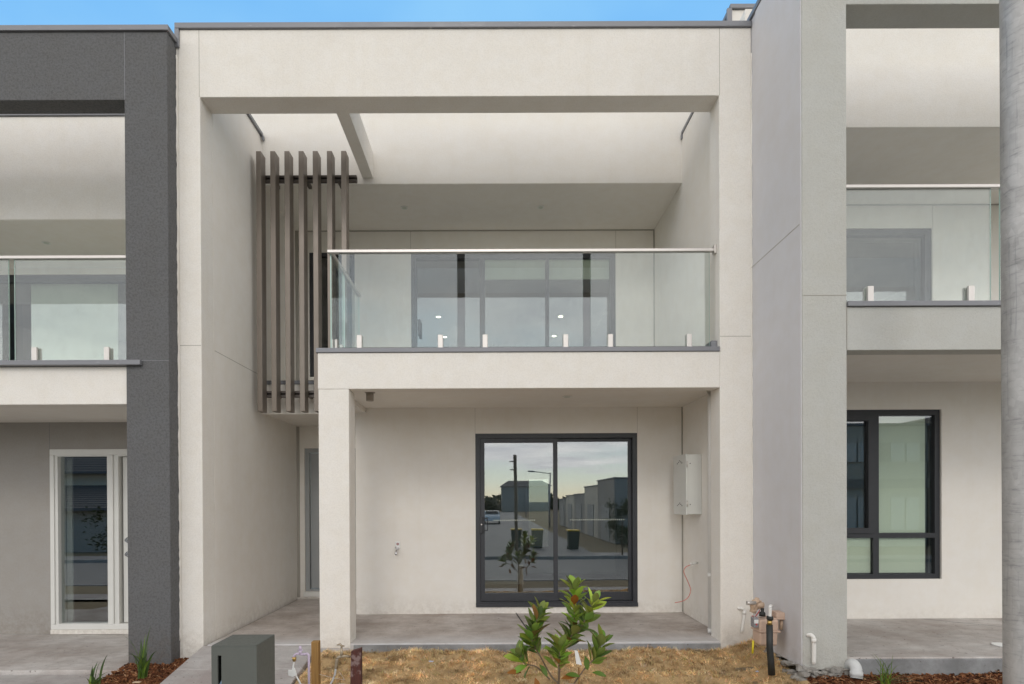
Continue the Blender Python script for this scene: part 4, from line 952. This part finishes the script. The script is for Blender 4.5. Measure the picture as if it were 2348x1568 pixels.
# ------------------------------------------------------------------ meter box, tap, cable on the porch
mb = thing('meter_box', (2.30, 6.76, 1.255), 'light grey steel electricity meter box on the right porch wall', 'meter box')
B('body', mb, BOXG, (2.222, 2.387, 6.55, 6.985, 1.262, 1.95), bev=.004)
bm = bmesh.new(); box(bm, 2.203, 2.221, 6.535, 6.995, 1.255, 1.957); bevel(bm, .004, 2); dr = obj('door', bm, BOXG, mb)
for zc_ in (1.86, 1.36):
    for yy, dz in ((6.68, 0), (6.76, .03), (6.84, 0), (6.72, .015), (6.80, .015)):
        B('vent', dr, BLACKP, (2.2015, 2.2029, yy - .018, yy + .018, zc_ + dz - .004, zc_ + dz + .004), bev=0)
for zc_ in (1.835, 1.385):
    bm = bmesh.new(); tube(bm, [(2.215, 6.532, zc_ - .035), (2.215, 6.532, zc_ + .035)], .008, 10); obj('hinge', bm, STEEL, mb)
bm = bmesh.new(); tube(bm, [(2.255, 6.548, 1.845), (2.255, 6.5495, 1.845)], .006, 8); tube(bm, [(2.255, 6.548, 1.375), (2.255, 6.5495, 1.375)], .006, 8); obj('screw', bm, BLACKP, mb)
tpv = thing('wall_tap', (-1.21, 7.18, .80), 'small chrome wall tap under a white plate with a red mark', 'tap')
a = at(905.5, 1241, 7.2); b_ = at(917, 1258, 7.2)
bm = bmesh.new(); box(bm, a.x, b_.x, 7.198, 7.209, b_.z, a.z); bevel(bm, .003, 1); pl = obj('plate', bm, WHITEP, tpv)
c = at(911.5, 1247, 7.19); bm = bmesh.new(); tube(bm, [(c.x, 7.1975, c.z), (c.x, 7.194, c.z)], .017, 16); obj('red_mark', bm, flat('faded_red', (.42, .26, .26), .6), pl)
c = at(911, 1260, 7.2); bm = bmesh.new(); tube(bm, smooth_path([(c.x, 7.209, c.z), (c.x, 7.15, c.z - .005), (c.x - .006, 7.125, c.z - .03), (c.x - .006, 7.122, c.z - .06)], 5), .014, 12); obj('spout', bm, CHROME, tpv)
bm = bmesh.new(); tube(bm, [(c.x, 7.16, c.z), (c.x, 7.155, c.z + .035)], .007, 8); tube(bm, [(c.x - .022, 7.155, c.z + .035), (c.x + .024, 7.15, c.z + .028)], .007, 8); obj('handle', bm, CHROME, tpv)
def m4(zx, zy, y): return at(1515.7 + zx * .25714, 1002.4 + zy * .25714, y)
bm = bmesh.new(); q = m4(325, 1122, 6.67)
tube(bm, [(2.387, 6.68, q.z), (2.31, 6.66, q.z - .005)], .012, 12); tube(bm, [(2.31, 6.66, q.z - .005), m4(255, 1132, 6.66)], .017, 12)
single('conduit_stub', bm, PVC, (2.387, 6.68, q.z), 'short white conduit stub poking from the right porch wall', 'conduit')
bm = bmesh.new(); tube(bm, smooth_path([m4(262, 1136, 6.66), m4(215, 1160, 6.66), m4(202, 1205, 6.66), m4(238, 1290, 6.68), m4(262, 1360, 6.68), m4(240, 1425, 6.66), m4(190, 1460, 6.64), m4(122, 1474, 6.6)], 6), .0042, 8)
single('cable', bm, REDW, m4(262, 1136, 6.66), 'curly thin red cable dangling from the white conduit stub', 'cable')

# ------------------------------------------------------------------ small litter
def on_turf(px, py, dz=.02):
    y = 5.0
    for _ in range(12):
        p = at(px, py, y); z = zt(p.x, y) + dz; k = (z - 1.42) / (p.z - 1.42); y = y * k
    return at(px, py, y)
def scrap(px, py, w, h, mat, label, ang=.3, surf=None):
    c = surf or on_turf(px, py); random.seed(int(px)); bm = bmesh.new(); n = 7
    pts = [Vector((math.cos(6.283*k/n) * w * random.uniform(.6, 1), math.sin(6.283*k/n) * h * random.uniform(.6, 1), random.uniform(-.004, .006))) for k in range(n)]
    M = Matrix.Rotation(ang, 3, 'Z') @ Matrix.Rotation(.35, 3, 'X')
    t_ = [bm.verts.new(c + M @ p) for p in pts]; b2_ = [bm.verts.new(c + M @ p - Vector((0, 0, .002))) for p in pts]
    bm.faces.new(t_); bm.faces.new(b2_[::-1])
    for i in range(n): bm.faces.new((t_[i], b2_[i], b2_[(i+1) % n], t_[(i+1) % n]))
    single('litter_scrap', bm, mat, c, label, 'litter', 'scraps lying about')
CREAMP = flat('cream_peel', (.55, .47, .25), .7); BLUEG = flat('blue_grey_plastic', (.42, .47, .58), .4)
scrap(943, 1493, .016, .022, WHITEP, 'small white scrap on the turf near the porch slab edge')
scrap(988, 1516, .028, .016, BLUEG, 'bluish plastic scrap on the middle of the turf')
scrap(1004, 1489, .012, .008, WHITEP, 'tiny white scrap against the porch slab edge')
scrap(1735, 1539, .02, .01, BLUEG, 'small bluish scrap on the turf near the black gas riser')
bm = bmesh.new(); c = on_turf(868, 1493)
tube(bm, smooth_path([c + Vector((-.03, 0, .02)), c + Vector((.0, 0, .025)), c + Vector((.012, 0, .0)), c + Vector((.0, -.01, -.02)), c + Vector((.02, -.02, -.03))], 4), .0055, 8)
single('peel', bm, CREAMP, c, 'curled yellowish peel lying on the turf beside the brown stake', 'litter')
bm = bmesh.new(); c = at(313, 1564, 4.85); box(bm, c.x - .03, c.x + .03, 4.84, 4.87, c.z - .004, c.z + .004); bevel(bm, .002, 1)
single('wood_scrap', bm, flat('pale_wood', (.5, .38, .26), .7), c, 'pale wood scrap on the mulch below the strap leaf plant', 'litter')

# ------------------------------------------------------------------ across the street (seen in the windows)
ZR = -1.06
OPP = stucco('opposite_grey_render', (.36, .35, .33), .3, .1); OPP2 = stucco('opposite_cream_render', (.60, .57, .50), .3, .1); OPPD = stucco('opposite_dark_render', (.16, .16, .155), .3, .1)
def unit(x0, x1, y0, y1, h, mat, label, garage_x=True):
    r = thing('garage_unit', ((x0 + x1) / 2, (y0 + y1) / 2, ZR), label, 'garage', 'row of garages across the street')
    B('wall', r, mat, (x0, x1, y0, y1, ZR, ZR + h), bev=.02)
    B('coping', r, CAP, (x0 - .05, x1 + .05, y0 - .05, y1 + .05, ZR + h + .001, ZR + h + .08), bev=.01)
    yc = (y0 + y1) / 2
    B('garage_door', r, GARD, (x0 - .03, x0 - .002, yc - 1.25, yc + 1.25, ZR + .02, ZR + 2.2), *[(x0 - .04, x0 - .031, yc - 1.25, yc + 1.25, ZR + .05 + k * .44, ZR + .46 + k * .44) for k in range(5)], bev=0)
    return r
labs = ['nearest grey garage of the row across the street', 'second grey garage of the row across the street', 'cream garage in the middle of the row across the street', 'fourth low grey garage of the row across the street', 'farthest low garage of the row across the street']
y = -18.0
for i, (h, m_) in enumerate(((3.75, OPP), (3.45, OPP2), (2.95, OPP), (2.9, OPP2), (2.6, OPP))):
    unit(6.9, 14.5, y - 5.4, y, h, m_, labs[i]); y -= 5.42
# two storey cream house opposite right
def house2(x0, x1, y0, y1, h, mat, label):
    r = thing('two_storey_house', ((x0 + x1) / 2, (y0 + y1) / 2, ZR), label, 'house', 'houses across the street')
    B('wall', r, mat, (x0, x1, y0, y1, ZR, ZR + h), bev=.02); B('coping', r, CAP, (x0 - .08, x1 + .08, y0 - .08, y1 + .08, ZR + h + .001, ZR + h + .14), bev=.01)
    B('band', r, OPP, (x0 - .04, x1 + .04, y1 + .001, y1 + .12, ZR + h * .48, ZR + h * .56), (x0 - .02, x1 + .02, y1 + .001, y1 + .05, ZR + h * .70, ZR + h * .86), bev=0)
    n = 3
    for k in range(n):
        cx = x0 + (k + .5) * (x1 - x0) / n
        for zz, hh in ((h * .70, 1.0), (h * .14, 1.7)):
            B('window', r, WHITEF, (cx - .75, cx - .05, y1 + .051, y1 + .10, ZR + zz, ZR + zz + hh), (cx + .05, cx + .75, y1 + .051, y1 + .10, ZR + zz, ZR + zz + hh), bev=0)
    return r
house2(15.5, 23.0, -27, -17.5, 6.4, OPP2, 'cream two storey house with white windows across the street to the right')
house2(23.2, 31.0, -27, -17.2, 6.7, OPP, 'grey two storey house across the street at the far right')
# tiled roof house opposite left
r = thing('tiled_house', (-25, -20, ZR), 'house with dark tiled roof and low tiled garage across the street on the left', 'house', 'houses across the street')
B('wall', r, OPP2, (-34, -16, -27, -20, ZR, ZR + 4.3), bev=0); B('garage_wall', r, OPP, (-33, -17, -19.99, -15.0, ZR, ZR + 2.2), bev=0)
def roof(bm, x0, x1, y0, y1, z, h, rows, lean=False):
    yc = y0 if lean else (y0 + y1) / 2
    for k in range(rows):
        for sgn in ((1,) if lean else (1, -1)):
            a = k / rows; b = (k + 1) / rows; ye = y1 if sgn > 0 else y0
            ya = ye + (yc - ye) * a; yb = ye + (yc - ye) * b
            za, zb_ = z + h * a, z + h * b; xs_ = (x1 - x0) * .5 * .35
            v = [bm.verts.new(p) for p in ((x0 + xs_*a, ya, za + .05), (x1 - xs_*a, ya, za + .05), (x1 - xs_*b, yb, zb_), (x0 + xs_*b, yb, zb_), (x0 + xs_*a, ya, za), (x1 - xs_*a, ya, za))]
            bm.faces.new((v[0], v[1], v[2], v[3])); bm.faces.new((v[4], v[5], v[1], v[0]))
bm = bmesh.new(); roof(bm, -35, -15, -28, -19.4, ZR + 4.3, 2.2, 14); obj('roof', bm, TERR, r, fix=False)
bm = bmesh.new(); roof(bm, -34, -16.2, -19.98, -14.5, ZR + 2.2, 1.35, 12, True); obj('garage_roof', bm, TERR, r, fix=False)
B('gutter', r, INTD, (-34.2, -16, -14.5, -14.35, ZR + 2.1, ZR + 2.24), (-35.2, -15, -19.35, -19.2, ZR + 4.2, ZR + 4.34), bev=0)
B('window', r, DARKF, (-30, -27, -19.16, -19.12 , ZR + 3.55, ZR + 4.15), bev=0)
# bins
def bin_(x, y, label):
    r = thing('wheelie_bin', (x, y, ZR + .02), label, 'bin', 'wheelie bins by the kerb')
    bm = bmesh.new(); vs = box(bm, x - .29, x + .29, y - .36, y + .36, ZR + .08, ZR + .98)
    for v in vs:
        if v.co.z < 0 and v.co.z < ZR + .5: v.co.x = x + (v.co.x - x) * .8; v.co.y = y + (v.co.y - y) * .72
    bevel(bm, .03, 2); obj('body', bm, BIN, r)
    B('lid', r, BINL, (x - .31, x + .31, y - .40, y + .38, ZR + .985, ZR + 1.05), bev=.02)
    for s in (-1, 1):
        bm = bmesh.new(); tube(bm, [(x + s * .24 - .025, y - .30, ZR + .12), (x + s * .24 + .025, y - .30, ZR + .12)], .10, 16); obj('wheel', bm, RUBBER, r)
for x, y, lb in ((4.0, -14.2, 'dark wheelie bin with yellow lid nearest the garages across the street'), (2.3, -15.2, 'yellow lidded wheelie bin in the middle across the street'), (1.2, -15.4, 'yellow lidded wheelie bin leftmost of the pair across the street'), (-13.2, -10.8, 'yellow lidded wheelie bin before the tiled roof house across the street')): bin_(x, y, lb)
# low hedge in front of the garages
random.seed(9); V, F, C = [], [], []
for k in range(7000):
    x = random.uniform(6.8, 14); yy = random.uniform(-17.4, -15.4); z = ZR + random.random() ** .6 * (1.0 + .15 * math.sin(x * 3))
    d = Vector((random.gauss(0, 1), random.gauss(0, 1), random.gauss(0, 1))).normalized(); s_ = d.orthogonal().normalized() * .035; b = len(V); p = Vector((x, yy, z))
    V.extend([tuple(p - s_), tuple(p + d * .07), tuple(p + s_), tuple(p - d * .05)]); F.append((b, b+1, b+2, b+3)); g_ = random.uniform(.5, 1.2); C.append((.045 * g_, .075 * g_, .025 * g_))
h = coloured('hedge', V, F, C, STRAP); tag(h, 'clipped dark green hedge before the garages across the street', 'hedge')
# street trees, light poles
def small_tree(x, y, h, seed, label):
    random.seed(seed); r = thing('street_tree', (x, y, ZR), label, 'tree', 'young street trees'); zb = zg(x, y)
    bm = bmesh.new(); tube(bm, [(x, y, zb - .05), (x + .03, y, zb + h * .4), (x, y, zb + h * .85)], .035, 8, r2=.012)
    for k in range(7):
        a = random.uniform(0, 6.28); z = zb + h * random.uniform(.35, .75); tube(bm, [(x, y, z), (x + math.cos(a) * h * .16, y + math.sin(a) * h * .16, z + h * .16)], .012, 5, r2=.005)
    obj('trunk', bm, BARK, r); V, F, C = [], [], []
    cl = [Vector((random.gauss(0, .15), random.gauss(0, .15), random.uniform(.4, 1.0))) * h for _ in range(12)]
    for k in range(1400):
        c = random.choice(cl); p = Vector((x, y, zb)) + c + Vector([random.gauss(0, h * .055) for _ in range(3)])
        d = Vector((random.gauss(0, 1), random.gauss(0, 1), random.gauss(0, 1))).normalized(); s_ = d.orthogonal().normalized() * .025; b = len(V)
        V.extend([tuple(p - s_), tuple(p + d * .05), tuple(p + s_), tuple(p - d * .04)]); F.append((b, b+1, b+2, b+3)); g_ = random.uniform(.5, 1.3); C.append((.06 * g_, .08 * g_, .03 * g_))
    o = coloured('crown', V, F, C, STRAP); o.parent = r; o.data.transform(Matrix.Translation(-Vector((x, y, ZR))))
small_tree(-8.5, .6, 2.2, 1, 'bushy young street tree on the near verge to the left'); small_tree(-1.8, -20.6, 3.0, 2, 'thin young street tree across the street beside the side road'); small_tree(5.6, -10.4, 2.4, 3, 'thin young street tree across the street near the bins')
small_tree(-9.5, -10.4, 2.6, 4, 'thin young street tree across the street left of the side road')
def lamp(x, y, h, label, arm=1):
    r = thing('street_lamp', (x, y, ZR), label, 'street lamp', 'street lamps along the side road')
    bm = bmesh.new(); tube(bm, [(x, y, ZR), (x, y, ZR + h)], .09, 12, r2=.05); obj('post', bm, GALV, r)
    bm = bmesh.new(); tube(bm, [(x, y, ZR + h - .1), (x + arm * 1.6, y, ZR + h + .15)], .035, 8); tube(bm, [(x + arm * 1.5, y, ZR + h + .14), (x + arm * 2.1, y, ZR + h + .18)], .07, 8); obj('lamp_arm', bm, GALV, r)
for i, (x, y) in enumerate(((-3.6, -22), (5.4, -40), (-3.8, -58), (5.4, -78), (-3.8, -96))):
    lamp(x, y, 5.2, ['nearest street lamp of the side road', 'second street lamp of the side road, on the garage side', 'third street lamp of the side road', 'fourth street lamp of the side road, on the garage side', 'farthest street lamp of the side road'][i], 1 if x < 0 else -1)
r = thing('power_pole', (1.25, -8.6 - 1.2, ZR), 'tall dark timber power pole with short crossarms across the street', 'pole')
bm = bmesh.new(); tube(bm, [(1.0, -9.8, ZR), (.93, -9.8, 3.4)], .07, 12); obj('post', bm, BARK, r); B('crossarm', r, BARK, (.70, .90, -9.83, -9.77, 3.1, 3.14), (.72, .90, -9.83, -9.77, 2.75, 2.79), bev=0)
def car(x, y, ang, paint, label):
    r = thing('parked_car', (x, y, ZR + .06), label, 'car', 'cars parked along the side road'); M = Matrix.Translation((x, y, ZR + .06)) @ Matrix.Rotation(ang, 4, 'Z')
    prof = [(-2.2, .35), (-2.22, .75), (-2.1, .95), (-1.5, 1.02), (-1.1, 1.42), (.35, 1.45), (1.05, 1.0), (1.95, .88), (2.18, .68), (2.2, .35)]
    bm = bmesh.new(); sides = []
    for yy, s in ((-.86, .0), (-.80, .0), (.80, 0), (.86, 0)): sides.append([bm.verts.new(M @ Vector((px, yy * (.86 if pz > 1.2 else 1), pz if abs(yy) < .85 else min(pz, pz * .985)))) for px, pz in prof])
    for a, b in zip(sides, sides[1:]):
        for i in range(len(prof)): j = (i + 1) % len(prof); bm.faces.new((a[i], a[j], b[j], b[i]))
    bm.faces.new(sides[0]); bm.faces.new(sides[-1][::-1]); bevel(bm, .04, 2); obj('body', bm, paint, r)
    bm = bmesh.new()
    for q in ([(-1.42, 1.08), (-1.12, 1.38), (.33, 1.40), (.90, 1.08)],):
        for yy in (-.80, .765): 
            vs = [bm.verts.new(M @ Vector((a, yy * (1.09 if b < 1.2 else .98), b))) for a, b in q] + [bm.verts.new(M @ Vector((a, (yy + .035) * (1.09 if b < 1.2 else .98), b))) for a, b in q]
            bm.faces.new(vs[:4]); bm.faces.new(vs[7:3:-1])
            for i in range(4): bm.faces.new((vs[i], vs[4 + i], vs[4 + (i+1) % 4], vs[(i+1) % 4]))
    obj('side_windows', bm, GLASSC, r)
    bm = bmesh.new()
    for (xa, za), (xb, zb_) in (((.42, 1.42), (1.02, 1.06)), ((-1.16, 1.40), (-1.5, 1.08))):
        vs = [bm.verts.new(M @ Vector(p)) for p in ((xa, -.62, za + .02), (xa, .62, za + .02), (xb, .72, zb_ + .02), (xb, -.72, zb_ + .02))]; bm.faces.new(vs)
    obj('windscreen', bm, GLASSC, r)
    for wx in (-1.35, 1.35):
        for s in (-1, 1):
            bm = bmesh.new(); tube(bm, [M @ Vector((wx, s * .72, .32)), M @ Vector((wx, s * .89, .32))], .32, 20); w = obj('wheel', bm, RUBBER, r)
            bm = bmesh.new(); tube(bm, [M @ Vector((wx, s * .885, .32)), M @ Vector((wx, s * .90, .32))], .19, 14); obj('rim', bm, CARS, w)
car(-3.6, -27, R(88), CARW, 'white car parked on the side road nearest the corner'); car(-.2, -48, R(-90), CARW, 'white car driving far along the side road'); car(-3.7, -33, R(90), CARS, 'silver car parked behind the white car')
# distant houses and trees along the horizon
random.seed(31)
for i, (x, y, w, h, d) in enumerate(((-20, -75, 11, 3.4, 8), (-9, -120, 10, 5.8, 9), (-44, -62, 14, 4.2, 9), (8, -130, 12, 6.2, 9), (26, -62, 12, 3.6, 9), (-32, -110, 14, 5.5, 8), (44, -40, 14, 6.0, 9), (-52, -25, 14, 5.2, 9))):
    r = thing('distant_house', (x, y, ZR), ['low grey house far down the left of the side road', 'taller house at the far end of the side road, left side', 'wide house far off to the left', 'tall house at the far end of the side road, right side', 'low house behind the garages', 'far two storey house left of the side road', 'tall house at the far right across the street', 'house at the far left across the street'][i], 'house', 'distant houses')
    B('wall', r, (OPP, OPP2, OPPD)[i % 3], (x - w/2, x + w/2, y - d/2, y + d/2, ZR, ZR + h), bev=0)
    bm = bmesh.new(); roof(bm, x - w/2 - .4, x + w/2 + .4, y - d/2 - .4, y + d/2 + .4, ZR + h, 1.6, 4); obj('roof', bm, TERR, r, fix=False)
V, F, C = [], [], []
for k in range(9000):
    x = random.uniform(-170, 170); yy = -150 + random.uniform(-8, 8); hh = 4 + 3 * noise.noise(Vector((x * .06, 0, 0))) + 2 * noise.noise(Vector((x * .3, 2, 0)))
    p = Vector((x, yy, ZR + random.random() * hh)); d = Vector((random.gauss(0, 1), random.gauss(0, 1), random.gauss(0, 1))).normalized(); s_ = d.orthogonal().normalized() * .6; b = len(V)
    V.extend([tuple(p - s_), tuple(p + d), tuple(p + s_), tuple(p - d)]); F.append((b, b+1, b+2, b+3)); g_ = random.uniform(.6, 1.2); C.append((.05 * g_, .065 * g_, .035 * g_))
tag(coloured('distant_trees', V, F, C, STRAP), kind='stuff')
